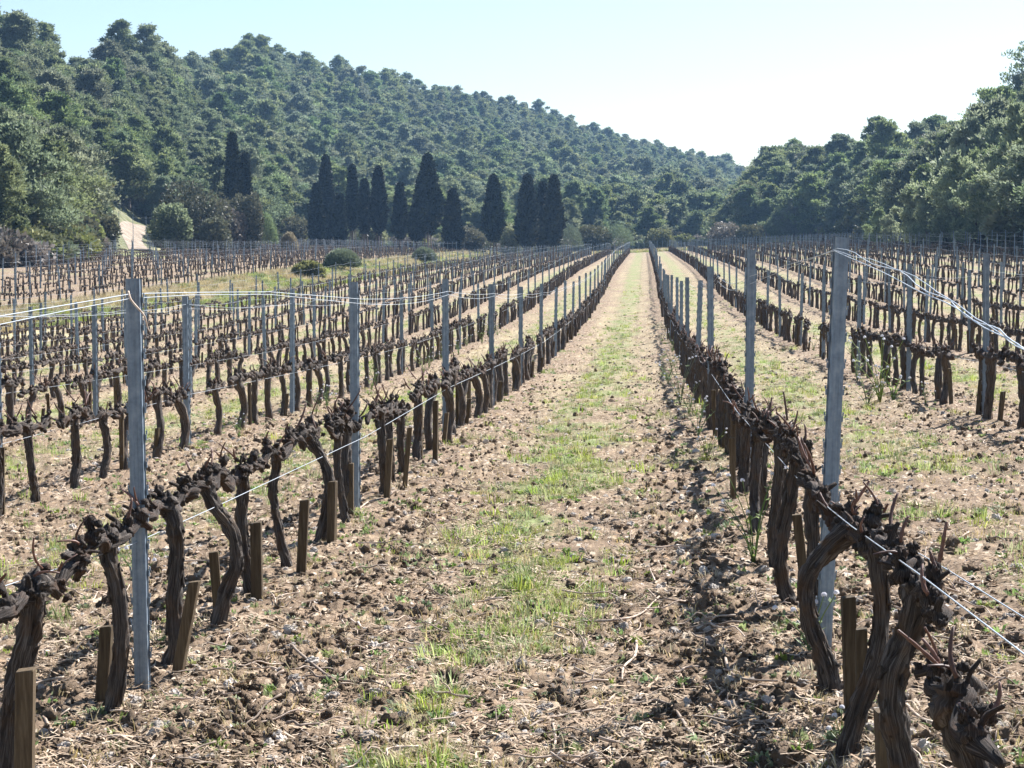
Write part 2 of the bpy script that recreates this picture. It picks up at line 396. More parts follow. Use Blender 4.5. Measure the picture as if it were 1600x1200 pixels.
def sbox(x0, x1, y0, y1, z0, z1):
    V = [(x, y, z) for z in (z0, z1) for (x, y) in ((x0, y0), (x1, y0), (x1, y1), (x0, y1))]
    Q = [(3, 2, 1, 0), (4, 5, 6, 7), (0, 1, 5, 4), (1, 2, 6, 5), (2, 3, 7, 6), (3, 0, 4, 7)]
    return V, Q

COL = sc.collection
def link(o, parent=None):
    COL.objects.link(o)
    if parent is not None: o.parent = parent
    return o
def obj(name, me, parent=None):
    return link(bpy.data.objects.new(name, me), parent)
def thing(name, label, cat, loc=(0, 0, 0), rz=0, group=None, me=None, scale=None):
    o = bpy.data.objects.new(name, me); link(o)
    o.location = loc; o.rotation_euler = (0, 0, rz)
    if scale is not None: o.scale = scale if hasattr(scale, '__len__') else (scale,) * 3
    o['label'] = label; o['category'] = cat
    if group: o['group'] = group
    return o
def setting(name, me, kind='structure', label=None):
    o = obj(name, me); o['kind'] = kind
    if label: o['label'] = label
    return o
def ordn(n):
    return {1: 'first', 2: 'second', 3: 'third', 4: 'fourth', 5: 'fifth', 6: 'sixth', 7: 'seventh', 8: 'eighth', 9: 'ninth', 10: 'tenth'}.get(n) or (
        f"{n}{'th' if 10 <= n % 100 <= 20 else {1: 'st', 2: 'nd', 3: 'rd'}.get(n % 10, 'th')}")

# geometry-nodes scatter (only for uncountable cover and for the mass beyond the counted individuals)
def scatter(name, pts, rot, scl, idx, meshes, label=None):
    src = bpy.data.collections.new(name + '_sources')
    for i, me in enumerate(meshes):
        src.objects.link(bpy.data.objects.new(f'{name}_source_{i:02d}', me))
    me = bpy.data.meshes.new(name + '_points'); n = len(pts)
    me.vertices.add(n); me.vertices.foreach_set('co', np.asarray(pts, np.float32).ravel())
    a = me.attributes.new('rot', 'FLOAT_VECTOR', 'POINT'); a.data.foreach_set('vector', np.asarray(rot, np.float32).ravel())
    scl = np.asarray(scl, np.float32)
    if scl.ndim == 1: scl = np.repeat(scl[:, None], 3, 1)
    a = me.attributes.new('scl', 'FLOAT_VECTOR', 'POINT'); a.data.foreach_set('vector', scl.ravel())
    a = me.attributes.new('idx', 'INT', 'POINT'); a.data.foreach_set('value', np.asarray(idx, np.int32))
    me.update()
    ng = bpy.data.node_groups.new(name + '_nodes', 'GeometryNodeTree')
    ng.interface.new_socket('Geometry', in_out='INPUT', socket_type='NodeSocketGeometry')
    ng.interface.new_socket('Geometry', in_out='OUTPUT', socket_type='NodeSocketGeometry')
    N, L = ng.nodes, ng.links
    gi = N.new('NodeGroupInput'); go = N.new('NodeGroupOutput')
    ci = N.new('GeometryNodeCollectionInfo'); ci.inputs['Collection'].default_value = src
    ci.inputs['Separate Children'].default_value = True; ci.inputs['Reset Children'].default_value = True
    ip = N.new('GeometryNodeInstanceOnPoints'); ip.inputs['Pick Instance'].default_value = True
    def na(nm, t):
        x = N.new('GeometryNodeInputNamedAttribute'); x.data_type = t; x.inputs['Name'].default_value = nm
        return [o for o in x.outputs if o.enabled and o.name == 'Attribute'][0]
    L.new(gi.outputs[0], ip.inputs['Points']); L.new(ci.outputs[0], ip.inputs['Instance'])
    L.new(na('idx', 'INT'), ip.inputs['Instance Index']); L.new(na('scl', 'FLOAT_VECTOR'), ip.inputs['Scale'])
    er = N.new('FunctionNodeEulerToRotation'); L.new(na('rot', 'FLOAT_VECTOR'), er.inputs[0]); L.new(er.outputs[0], ip.inputs['Rotation'])
    L.new(ip.outputs[0], go.inputs[0])
    o = obj(name, me); md = o.modifiers.new('scatter', 'NODES'); md.node_group = ng
    o['kind'] = 'stuff'
    if label: o['label'] = label
    return o

# ---------------------------------------------------------------- ground sheet
def row_dist(x):
    rows = np.array(ROWS_L + ROWS_R)
    return np.min(np.abs(x[..., None] - rows), -1)
def lane_frac(x):
    """0 on a row, 1 half way between two rows, inside the main block"""
    return np.clip(row_dist(x) / (LANE / 2), 0, 1)
def in_main(x, y):
    return (x > np.where(y < 80, ROWS_L[-1] - 1.0, ROWS_L[-2] - 1.2)) & (x < ROWS_R[-1] + 1.4) & (y < ROW_END)
def grassiness(x, y):
    """how green the ground is, 0..1"""
    xx = x + .22 * perlin(y / 3.1, x * 0 + 3, 3)
    lf = lane_frac(xx)
    strip = sstep(.46 + .16 * sstep(12, 6, y), .9 + .08 * sstep(12, 6, y), lf)
    pn = fbm(x / .9, y / 1.6, 3, 21)
    g = strip * sstep(-.28, .22, pn + .3 * sstep(9, 30, y)) * (.85 - .15 * sstep(14, 45, y)) * (.85 + .6 * fbm(x / .5, y / 1.5, 2, 55))
    g += .4 * (1 - lf) * sstep(.12, .5, fbm(x / .7, y / 1.1, 3, 41)) * sstep(9, 20, y)
    g = g + .3 * sstep(.2, .6, fbm(x / 1.7, y / 2.5, 3, 33)) + .12 * sstep(35, 120, y) * strip
    bx = np.where(y < 80, -20.0, -17.6); bank = sstep(0, -1, x - bx) * sstep(-22.6, -21.6, x)
    far = sstep(ROW_END, ROW_END + 8, y)
    g = g * np.where((x > -1.8) & (x < .66), 1 - .22 * sstep(14, 8, y), 1 - .55 * sstep(22, 10, y) - .12 * sstep(-1, .2, fbm(x / 2.5, y / 4, 2, 44)))
    g = np.where(in_main(x, y), g, .2 + .3 * far)
    g = g * (1 - bank) + .62 * bank
    g = np.where((x < -22.3) & (y < 250), .10 + .35 * sstep(.1, .5, fbm(x / 3, y / 5, 3, 8)), g)
    ub_ = bearing(x, y); g = np.where((ub_ > 150) & (ub_ < 255) & (y > 150) & (y < 260), .75, g)
    return np.clip(g, 0, 1)
def micro(x, y):
    """clods and furrows, fading with distance"""
    h = .030 * fbm(x / .55, y / .7, 3, 61)
    b = np.abs(fbm(x / .13, y / .15, 3, 62)); c = np.abs(fbm(x / .045, y / .055, 2, 63))
    rd = row_dist(x)
    rough = .6 + .7 * np.exp(-((rd - .45) / .3) ** 2) + .4 * sstep(-.1, .4, fbm(x / 1.3, y / 1.6, 2, 64))
    h = h + (.040 * (b - .2) + .016 * (c - .2)) * rough
    h = h + .018 * np.exp(-(rd / .38) ** 2) - .02 * np.exp(-((rd - .75) / .25) ** 2)
    return h * np.where(in_main(x, y), 1, .8) * (1 - .5 * sstep(40, 120, y))
def build_ground():
    ys = [-30, -12, -5, -1, 1, 2.2, 3.0]
    while ys[-1] < 2600:
        y = ys[-1]
        ys.append(y + max(.0034 * y, .0020 * y * y / 1.6 * .55) if y < 40 else y + max(.18, y * .0075))
    ys = np.array(ys)
    # bearing samples: fine inside the frame, coarser outside
    ub = np.concatenate([np.linspace(-9000, -1200, 60)[:-1], np.linspace(-1200, -60, 160)[:-1], np.linspace(-60, 1660, 860), np.linspace(1660, 2800, 160)[1:], np.linspace(2800, 9000, 60)[1:]])
    s = (ub - VPX) / F
    Y, S = np.meshgrid(ys, s, indexing='ij')
    off = np.where(Y < 3, np.maximum(0, 3 - Y), 0)
    X = S * (np.maximum(Y, 0) + off + 0)
    Z = ground_z(X, Y)
    near = Y < 140
    Z = Z + np.where(near, micro(X, Y), 0)
    V = np.stack([X, Y, Z], -1).reshape(-1, 3)
    n, m = X.shape
    i = np.arange(n - 1)[:, None] * m; j = np.arange(m - 1)[None]
    Q = np.stack([i + j, i + j + 1, i + m + j + 1, i + m + j], -1).reshape(-1, 4)
    me = make_mesh('ground', V, Q, None, M['soil'])
    u = bearing(X, Y); _, tl = left_hill(u, Y); _, tr = right_hill(u, Y)
    g = grassiness(X, Y)
    forest = np.maximum(sstep(-.02, .03, tl), sstep(-.02, .05, tr) * (u > 1150))
    dry = sstep(ROW_END, ROW_END + 5, Y) * (1 - forest) * .7
    dry = np.maximum(dry, .8 * sstep(-.05, .35, fbm(X / 4, Y / 9, 3, 90)) * sstep(-17.6, -19, X) * sstep(-23, -22, X))
    dry = np.maximum(dry, np.where(in_main(X, Y), .55 * sstep(9, 32, Y) * np.clip(.55 + 1.1 * fbm(X / .8, Y / 2.2, 3, 71), 0, 1) * sstep(.15, .5, lane_frac(X)) * (1 - np.clip(g, 0, 1)), 0))
    dry = np.maximum(dry, .6 * sstep(130, 150, Y) * sstep(-44, -50, X) * (1 - forest))
    ca = me.color_attributes.new('zone', 'FLOAT_COLOR', 'POINT')
    c = np.stack([g, forest, dry, np.ones_like(g)], -1).astype(np.float32)
    ca.data.foreach_set('color', c.ravel())
    o = setting('ground', me, 'structure', 'tilled stony brown soil of the vineyard and the slopes around it')
    print('ground verts', len(V))
build_ground()

def surf(x, y):
    x = np.asarray(x, float); y = np.asarray(y, float)
    return ground_z(x, y) + np.where(y < 140, micro(x, y), 0)
def sz(x, y): return float(surf(np.array([x]), np.array([y]))[0])

def strip(name, pts, width, label):
    P = resample(np.array([(x, y, 0) for x, y in pts]), 60)
    T = np.gradient(P, axis=0); T /= np.linalg.norm(T, axis=1)[:, None]
    Nn = np.stack([-T[:, 1], T[:, 0]], -1)
    k = 7; o = np.linspace(-.5, .5, k)
    X = P[:, 0][:, None] + Nn[:, 0][:, None] * o * width; Y = P[:, 1][:, None] + Nn[:, 1][:, None] * o * width
    Z = ground_z(X, Y) + .10 - .06 * (np.abs(o) * 2) ** 4
    V = np.stack([X, Y, Z], -1).reshape(-1, 3); n = 60
    i = np.arange(n - 1)[:, None] * k; j = np.arange(k - 1)[None]
    Q = np.stack([i + j, i + k + j, i + k + j + 1, i + j + 1], -1).reshape(-1, 4)
    return setting(name, make_mesh(name, V, Q, None, M['track']), 'structure', label)

# ---------------------------------------------------------------- steel posts
def post_mesh(h, seed, lod=0):
    rg = random.Random(seed); mb = MB()
    W, D, t = .044, .032, .003
    if lod: 
        V, Q = sbox(-W / 2, W / 2, -D / 2, D / 2, -.25, h); mb.add(V, Q); return mb.mesh('vine_post', M['steel'], False)
    # folded open profile: web facing the viewer, two flanges, return lips
    prof = [(-W/2, D/2), (-W/2, -D/2+.004), (-W/2+.006, -D/2), (-.008, -D/2), (-.006, -D/2+.002), (.006, -D/2+.002), (.008, -D/2), (W/2-.006, -D/2), (W/2, -D/2+.004), (W/2, D/2), (W/2+.007, D/2),
            (W/2+.007, D/2-t), (W/2+t, D/2-t), (W/2+t, -D/2+.002), (W/2-.005, -D/2-t), (.0085, -D/2-t), (.006, -D/2-.001), (-.006, -D/2-.001), (-.0085, -D/2-t), (-W/2+.005, -D/2-t), (-W/2-t, -D/2+.002), (-W/2-t, D/2-t), (-W/2-.007, D/2-t), (-W/2-.007, D/2)]
    n = len(prof); zs = [-.3, h]
    V = [(x, y, z) for z in zs for x, y in prof]
    Q = [(i, (i + 1) % n, n + (i + 1) % n, n + i) for i in range(n)]
    mb.add(V, Q)
    # end cap strips
    half = n // 2
    Qc = []
    for i in range(half - 1):
        a, b = i, i + 1; c, d = n - 1 - i - 1, n - 1 - i
        Qc.append((n + a, n + b, n + c, n + d))
    mb.add(V, Qc)
    z = .08
    while z < h - .03:        # punched hooks on both flanges
        for s in (-1, 1):
            x = s * (W / 2 + .007)
            Vb, Qb = sbox(min(x, x + s * .006), max(x, x + s * .006), D/2 - .010, D/2 - .001, z, z + .022); mb.add(Vb, Qb)
            Vb, Qb = sbox(min(x + s * .004, x + s * .0085), max(x + s * .004, x + s * .0085), D/2 - .0095, D/2 - .0015, z + .023, z + .036); mb.add(Vb, Qb)
        z += .10
    return mb.mesh('vine_post', M['steel'], False)
H_POST = 1.47
PM = post_mesh(H_POST, 1); PM_FAR = post_mesh(H_POST, 1, 1)
row_names = {}
for i, x in enumerate(ROWS_L): row_names[x] = 'first row left of the lane' if i == 0 else f'{ordn(i + 1)} row left of the lane'
for i, x in enumerate(ROWS_R): row_names[x] = 'first row right of the lane' if i == 0 else f'{ordn(i + 1)} row right of the lane'
for i, x in enumerate(ROWS_B): row_names[x] = f'{ordn(i + 1)} row above the grass bank'
posts = []                                     # (row x, index, x, y, lean)
POST_Y = {}
ROW_ENDS = {ROWS_L[7]: 80.0}
for rx in ROWS_L + ROWS_R + ROWS_B:
    if rx in ROWS_B: y0, y1 = 60 + (abs(rx) - 22.5) * 3.6, 250 + (-rx - 25) * .5
    else: y0, y1 = {ROWS_L[0]: 6.6, ROWS_R[0]: 7.0}.get(rx, 6.75) , ROW_ENDS.get(rx, ROW_END)
    k = 0; y = y0; lst = []
    if rx not in ROWS_B: lst.append(y0 - 5.15)
    while y < y1:
        jit = 0 if y < 8 else RND.uniform(-.14, .14)
        lst.append(y + jit); y += 5.12
    POST_X = {}
    if rx == ROWS_L[0]:
        lst[1:5] = [6.6, 11.6, 16.75, 21.9]; POST_X = {k_ + 1: world_at(q_, 600, lst[k_ + 1]).x for k_, q_ in enumerate((215, 554, 696, 769))}
    if rx == ROWS_R[0]:
        lst[1:5] = [7.0, 12.1, 17.2, 22.4]; POST_X = {k_ + 1: world_at(q_, 600, lst[k_ + 1]).x for k_, q_ in enumerate((1294, 1171, 1112, 1088))}
    POST_Y[rx] = lst
    for k, y in enumerate(lst):
        if y < 3: continue
        near = abs(rx - ROWS_R[0]) < .01
        px, py, dd = to_px([(rx, y, gz(rx, y) + .8)])
        posts.append(dict(row=rx, k=k, y=y, x=POST_X.get(k, rx + (RND.uniform(-.03, .03) if y > 8 else 0)), px=px[0], py=py[0], h=H_POST * F / y,
                          lean=(RND.gauss(0, .012), (.033 if (near and y < 8) else RND.gauss(0, .018)), RND.uniform(-.12, .12)), dz={(ROWS_R[0], 1): .095, (ROWS_R[0], 2): .10, (ROWS_R[0], 3): .02, (ROWS_R[0], 4): -.05, (ROWS_L[0], 1): .05, (ROWS_L[0], 2): .0, (ROWS_L[0], 3): .0, (ROWS_L[0], 4): 0}.get((rx, k), RND.uniform(-.06, .05))))
inframe = [p for p in posts if -20 < p['px'] < 1620]
inframe.sort(key=lambda p: -p['h'])
IND = inframe[:300]; ids = {id(p) for p in IND}
for p in IND:
    side_first = p['k'] if p['row'] not in ROWS_B else p['k'] + 1
    vis = [q for q in inframe if q['row'] == p['row']]; vis.sort(key=lambda q: q['y'])
    nth = vis.index(p) + 1
    p['nth'] = nth
    lab = f"grey galvanised steel post, {ordn(nth)} one in view in the {row_names[p['row']]}"
    if p['row'] == ROWS_L[0] and nth == 1: lab = 'tall grey steel post nearest in the row left of the lane, wires at its top'
    if p['row'] == ROWS_R[0] and nth == 1: lab = 'tall leaning grey steel post nearest in the row right of the lane'
    o = thing('steel_post', lab, 'post', (p['x'], p['y'], gz(p['x'], p['y']) + p['dz']), 0, 'galvanised trellis posts in the vine rows', me=PM)
    o.rotation_euler = p['lean']
rest = [p for p in posts if id(p) not in ids and -400 < p['px'] < 2000]
pts = np.array([(p['x'], p['y'], gz(p['x'], p['y'])) for p in rest])
# the next block beyond the headland
extra = []
for i in range(-10, 18):
    for y in np.arange(252, 290, 5.1): extra.append((i * 2.5 - 4 + (y - 252) * .15, y, 0))
extra = np.array(extra); extra[:, 2] = ground_z(extra[:, 0], extra[:, 1])
pts = np.vstack([pts, extra])
scatter('far_steel_posts', pts, np.stack([R_.normal(0, .02, len(pts)), R_.normal(0, .02, len(pts)), R_.uniform(-.2, .2, len(pts))], -1), np.ones(len(pts)), np.zeros(len(pts)), [PM_FAR], 'countless small grey steel posts standing in the distant vine rows')

# ---------------------------------------------------------------- wires
def wire(rx, z, off, label, r=.0016, near=True, sag=.02, y_from=None, path=None, wob=0, cat='wire', y_to=None):
    ys = POST_Y[rx]; P = []
    if path is not None: P += path
    for a, b in zip(ys[:-1], ys[1:]):
        if y_from and a < y_from: continue
        if y_to and b > y_to: break
        n = 6 if b < 60 else 2
        for t in np.linspace(0, 1, n, endpoint=False):
            y = a + (b - a) * t
            P.append((rx + off + (wob * math.sin(y * 2.3 + off * 40)), y, (gz(rx, a) * (1 - t) + gz(rx, b) * t) + z - sag * 4 * t * (1 - t) + wob * math.sin(y * 3.1)))
    P = np.array(P); d = P[:, 1]
    V, Q, T, uv = tube(P, r + np.clip(d - 12, 0, 200) * .000010, 5 if near else 4)
    o = thing('trellis_wire', label, cat, me=make_mesh('trellis_wire', V, Q, T, M['wire']), group='galvanised trellis wires strung along the rows')
    return o
def wpx(lst):  # hand-measured near wire points: (px, py, y)
    return [tuple(world_at(*q)) for q in lst]
L1, R1 = ROWS_L[0], ROWS_R[0]
wire(L1, .49, .045, 'taut low wire running beside the vine heads of the row left of the lane', .0019, y_from=8, path=wpx([(-120, 955, 4.6), (0, 918, 5.15), (205, 851, 6.52), (330, 795, 7.7)]), sag=0)
wire(L1, 1.36, .03, 'upper of the paired top wires on the row left of the lane', .0017, y_from=11, path=wpx([(-120, 516, 4.5), (0, 494, 5.15), (100, 477, 5.8), (206, 459, 6.6), (300, 457, 7.4), (420, 456, 9.0)]))
wire(L1, 1.33, .035, 'lower of the paired top wires on the row left of the lane', .0015, y_from=11, path=wpx([(-120, 531, 4.5), (0, 507, 5.15), (100, 486, 5.8), (206, 466, 6.6), (300, 461, 7.4), (420, 460, 9.0)]), sag=.035)
wire(R1, .52, -.05, 'low slanting wire beside the vine heads of the row right of the lane', .0019, y_from=8, path=wpx([(1700, 1100, 2.7), (1600, 1022, 3.22), (1440, 900, 4.4), (1330, 822, 5.9), (1268, 772, 7.2)]), sag=0)
wire(R1, .55, .06, 'low wire on the far side of the row right of the lane', .0016, y_from=8, path=wpx([(1700, 1030, 3.0), (1600, 965, 3.6), (1480, 890, 4.7), (1378, 832, 6.2), (1320, 795, 7.2)]), sag=0)
rp = [(1700, 622, 2.7), (1600, 548, 3.2), (1500, 487, 3.9), (1400, 436, 4.9), (1303, 391, 6.95)]
for k, (dy, dx, nm) in enumerate(((0, 0, 'lowest strand of the slack bundle of top wires at the right edge'), (-11, 6, 'middle strand of the slack bundle of top wires at the right edge'), (-20, 2, 'highest loose strand of the slack bundle of top wires at the right edge'))):
    P = []
    for i, q in enumerate(rp):
        f = 1 - i / (len(rp) - 1)
        P.append((q[0] + dx, q[1] + dy * (.35 + .5 * math.sin(i * 2.1 + k)) , q[2]))
    W = resample(np.array(wpx(P)), 26)
    W += np.stack([np.sin(np.arange(26) * (1.1 + .3 * k)) * .006, np.zeros(26), np.cos(np.arange(26) * (.9 + .4 * k) + k) * .005], -1) * (1 if k else .5)
    if k < 2: wire(R1, 1.40 - .05 * k, .02, nm, .0014, y_from=12, path=[tuple(a) for a in W], sag=.06)
    else:
        V, Q, T, uv = tube(W, .0012, 5)
        thing('trellis_wire', nm, 'wire', me=make_mesh('trellis_wire', V, Q, T, M['wire']), group='galvanised trellis wires strung along the rows')
for rx in ROWS_L[1:] + ROWS_R[1:]:
    wire(rx, .50, .04, f'thin low wire along the vine heads of the {row_names[rx]}', .0015, y_from=5, sag=.0)
    wire(rx, 1.34, .03, f'thin top wire joining the posts of the {row_names[rx]}', .0014, y_from=5, sag=.04)
for rx in ROWS_B[:]:
    wire(rx, 1.3, .03, f'thin top wire joining the posts of the {row_names[rx]}', .0010, near=False, sag=.03)

# ---------------------------------------------------------------- vines
def cane_mesh(seed, length=.09, lod=0):
    rg = random.Random(seed)
    n = 4 if lod else 7
    a = rg.uniform(-.5, .5); b = rg.uniform(-.5, .5)
    P = np.array([(a * t * t * length, b * t * t * length, length * t) for t in np.linspace(0, 1, n)])
    r = np.linspace(.0048, .0034, n) * rg.uniform(.8, 1.2)
    if not lod: r[2] *= 1.35; r[4] *= 1.3
    V, Q, T, uv = tube(P, r, 4 if lod else 7)
    return V, Q, T, uv
def arm_geometry(rg, s, z0, L, sides, sub, canes):
    """one cordon arm from the head towards +-y (s), with knots and spurs; returns MB and cane placements"""
    mb = MB(); n = 7 if sub else 4
    P = [(0, 0, z0 - .02)]; z = z0
    for i in range(1, n):
        t = i / (n - 1)
        P.append((rg.uniform(-.025, .025), s * L * t, z0 + rg.uniform(-.035, .03) - .015 * t))
    rad = [.026] + [rg.uniform(.013, .022) * (1.25 if sub < 2 else 1) for _ in range(n - 2)] + [.010 if sub > 1 else .02]
    m = 26 if sub > 1 else (14 if sub else 6)
    C, r = resample(P, m, rad)
    mb.add(*tube(C, r, sides, .14, 4, 3, rg.randint(0, 999), .75))
    places = []
    ns = max(3, int(L / (.12 if sub > 1 else .095)))
    for i in range(ns):
        t = (i + .45 + rg.uniform(-.25, .25)) / ns
        c = C[min(m - 1, int(t * (m - 1)))]
        a = rg.uniform(-.8, .8)
        up = np.array([math.sin(a) * .75, rg.uniform(-.35, .35), 1.0]); up /= np.linalg.norm(up)
        rk = rg.uniform(.012, .027) * (1.2 if sub < 2 else 1)
        k1 = c + up * .022; k2 = c + up * rg.uniform(.05, .075)
        if sub:
            mb.add(*blob(k1, (rk * 1.2, rk * 1.35, rk), rg.randint(0, 999), sub, .38))
            if rg.random() < .75: mb.add(*blob(k2, (rk * .72, rk * .78, rk * .85), rg.randint(0, 999), sub, .6))
            if sub > 1:
                for _ in range(2):
                    q = c + np.array([rg.uniform(-.034, .034), rg.uniform(-.05, .05), rg.uniform(-.03, .07)])
                    mb.add(*blob(q, np.array([1, 1.1, .9]) * rg.uniform(.006, .015), rg.randint(0, 999), 1, .7))
                for _ in range(1):
                    q = c + up * .03; e = np.array([rg.uniform(-.05, .05), rg.uniform(-.05, .05), rg.uniform(-.01, .05)])
                    mb.add(*tube(resample(np.array([c, q + e * .5, q + e * 1.2]), 6), np.linspace(.011, .006, 6) * rg.uniform(.6, 1.2), 7, .15, 3, 3, rg.randint(0, 999), .6))
        else:
            mb.add(*blob(k1, (rk * 1.2, rk * 1.3, rk * 1.5), rg.randint(0, 999), 0, .5))
        for q in range(rg.choice([0, 0, 1, 1, 1, 2]) if sub else rg.choice([0, 1])):
            d = up + np.array([rg.uniform(-.8, .8), rg.uniform(-.8, .8), 0]); places.append((k2 + up * .008 + np.array([0, q * .014 - .014, 0]), d, rg.uniform(.03, .075) if rg.random() < .8 else rg.uniform(.09, .15)))
    return mb, places
def trunk_points(rg):
    z0 = rg.uniform(.50, .60); bx, by = rg.uniform(-.02, .02), rg.uniform(-.12, .12)
    kx, ky = rg.uniform(-.045, .045), rg.uniform(-.10, .10)
    return [(bx, by, -.06), (bx + kx * .4, by * .95 + ky * .4, .08), (bx * .7 + kx, by * .7 + ky, .22), (bx * .3 + kx * .6, by * .3 + ky * .5, .38), (0, 0, z0 - .06), (0, 0, z0)], z0
def trunk_geometry(pts, r0, sides, rings, seed, sub):
    rg = random.Random(seed); mb = MB()
    n = len(pts)
    rad = [r0 * 1.35] + [r0 * (1.12 - .2 * i / n) * rg.uniform(.86, 1.12) for i in range(n - 3)] + [r0 * 1.15, r0 * 1.3]
    C, r = resample(pts, rings, np.array(rad) * (.86 if sub > 1 else 1))
    mb.add(*tube(C, r, sides, .13 if sub else .05, 5, 2.2, seed, .5))
    if sub > 1:   # shaggy bark strips and a dead stub
        for k in range(20):
            i0 = rg.randint(2, rings - 12); ln = rg.randint(7, 14); a = rg.uniform(0, 6.28)
            idx = np.clip(np.arange(i0, i0 + ln), 0, rings - 1)
            off = r[idx] * (1.02 + .25 * np.abs(np.linspace(-1, 1, ln)) ** 3)
            P = C[idx] + np.stack([np.cos(a + idx * .04) * off, np.sin(a + idx * .04) * off, np.zeros(ln)], -1)
            mb.add(*tube(P, np.linspace(.006, .0025, ln) * rg.uniform(.6, 1.2), 5, .2, 3, 2, seed + k))
    if sub: mb.add(*blob(np.array(pts[-1]) + [0, 0, .005], (r0 * 1.1, r0 * 1.35, r0 * 1.1), seed, sub, .6))
    return mb
class VineVariant:
    def __init__(s, seed, sub, pts=None, z0=None, r0=None, L=(.45, .45), axis_shift=None):
        rg = random.Random(seed)
        if pts is None: pts, z0 = trunk_points(rg)
        r0 = r0 or (rg.uniform(.023, .034) if sub == 2 else rg.uniform(.026, .038))
        sides, rings = {2: (26, 70), 1: (11, 22), 0: (6, 7)}[sub]
        s.sub = sub
        s.trunk = trunk_geometry(pts, r0, sides, rings, seed, sub)
        s.arms = []
        top = np.array(pts[-1])
        for k, sg in enumerate((-1, 1)):
            mb, pl = arm_geometry(rg, sg, z0, L[k], {2: 18, 1: 9, 0: 4}[sub], sub, True)
            off = np.array([top[0], top[1], 0])
            mb.V = [v + off for v in mb.V]; pl = [(p + off, d, l) for p, d, l in pl]
            s.arms.append((mb, pl))
    def build_meshes(s, merge_canes):
        s.tm = s.trunk.mesh('trunk', M['bark']); s.am = []; s.cn = []
        for mb, pl in s.arms:
            s.am.append(mb.mesh('cordon_arm', M['head']))
            s.cn += pl
    def merged(s, name):
        mb = MB(); cm = MB()
        for src in [s.trunk] + [a[0] for a in s.arms]:
            mb.add(np.concatenate(src.V), np.concatenate(src.Q), np.concatenate(src.T) if src.T else None, np.concatenate(src.U))
        nm = sum(len(q) for q in mb.Q)
        for _, pl in s.arms:
            for p, d, l in pl:
                V, Q, T, uv = cane_mesh(3, l, 1); Rm = np.array(Vector(d).to_track_quat('Z', 'Y').to_matrix()); mb.add(V @ Rm.T + p, Q, None, uv)
        return mb.mesh(name, M['head'])
CANES = []
for i in range(6):
    mb = MB(); mb.add(*cane_mesh(i, .1)); CANES.append(mb.mesh('cane', M['cane']))
def instance_vine(var, loc, rz, scale, label, ncane=99):
    t = thing('grape_vine', label, 'grapevine', loc, rz, 'pruned grapevines trained along the rows', scale=scale)
    obj('trunk', var.tm, t)
    for a in var.am: obj('cordon_arm', a, t)
    for i, (p, d, l) in enumerate(var.cn[:ncane]):
        c = obj('cane', CANES[(i * 5 + int(l * 1000)) % 6], t)
        c.location = tuple(p); c.rotation_euler = Vector(d).to_track_quat('Z', 'Y').to_euler(); c.scale = (1, 1, l / .1)
    return t

# nearest vines, traced: pixel polylines from the foot up, distance, radius
HERO = {
 L1: [([(5, 1262), (12, 1180), (22, 1100), (38, 1020), (48, 970), (52, 925)], 5.35, 0.034),
      ([(158, 1165), (180, 1085), (190, 990), (182, 915), (170, 870), (172, 840)], 6.20, .027),
      ([(252, 1078), (272, 1010), (272, 930), (276, 860), (272, 815), (262, 788)], 6.98, .030),
      ([(330, 990), (352, 930), (369, 880), (362, 830), (335, 790), (318, 752)], 7.78, .028),
      ([(404, 945), (384, 885), (378, 830), (378, 790), (380, 760), (376, 738)], 8.55, .025),
      ([(458, 895), (440, 850), (430, 800), (426, 760), (432, 730), (432, 708)], 9.35, .022),
      ([(494, 868), (508, 810), (516, 760), (506, 722), (490, 695), (482, 680)], 10.2, .030),
      ([(546, 822), (532, 770), (527, 725), (528, 690), (530, 668), (530, 655)], 11.0, .022)],
 R1: [([(1560, 1560), (1548, 1420), (1538, 1300), (1530, 1210), (1505, 1150), (1492, 1095)], 4.02, .040),
      ([(1432, 1350), (1412, 1200), (1394, 1110), (1396, 1050), (1420, 990), (1436, 925)], 4.75, .031),
      ([(1312, 1225), (1338, 1120), (1368, 1030), (1378, 950), (1372, 890), (1374, 850)], 5.50, .027),
      ([(1306, 1122), (1292, 1045), (1264, 965), (1262, 905), (1290, 862), (1330, 826)], 6.30, .031),
      ([(1290, 1030), (1282, 960), (1276, 900), (1270, 850), (1268, 800), (1272, 765)], 7.15, .026),
      ([(1250, 955), (1222, 905), (1222, 850), (1232, 790), (1240, 745), (1246, 715)], 7.95, .029),
      ([(1216, 905), (1208, 850), (1212, 795), (1216, 740), (1218, 700), (1220, 680)], 8.85, .025)],
}
hero_y_end = {L1: 11.45, R1: 9.3}
hero_count = 0
for rx, lst in HERO.items():
    for k, (pp, y, r0) in enumerate(lst):
        W = [world_at(px, py, y) for px, py in pp]
        base = Vector((W[0].x, y, gz(W[0].x, y)))
        pts = [tuple(w_ - base) for w_ in W]; pts[0] = (pts[0][0], 0, -.08)
        z0 = pts[-1][2]
        yy = [q[1] for q in lst]
        La = (y - yy[k - 1]) * .55 if k else .42; Lb = (yy[k + 1] - y) * .55 if k + 1 < len(yy) else .42
        # arms follow the row line even where the head leans out of it
        v = VineVariant(100 + k + (50 if rx > 0 else 0), 2, pts, z0, r0, (La, Lb))
        v.build_meshes(False)
        if k == 0 and rx < 0: lab = 'thick twisted grapevine at the bottom left corner, beside a square wooden stake'
        elif k == 0: lab = 'nearest gnarled grapevine at the bottom right corner with a bulging knotted head'
        else: lab = f"gnarled pruned grapevine, {ordn(k + 1)} from the front in the {row_names[rx]}"
        t = instance_vine(v, base, 0, 1, lab)
        hero_count += 1
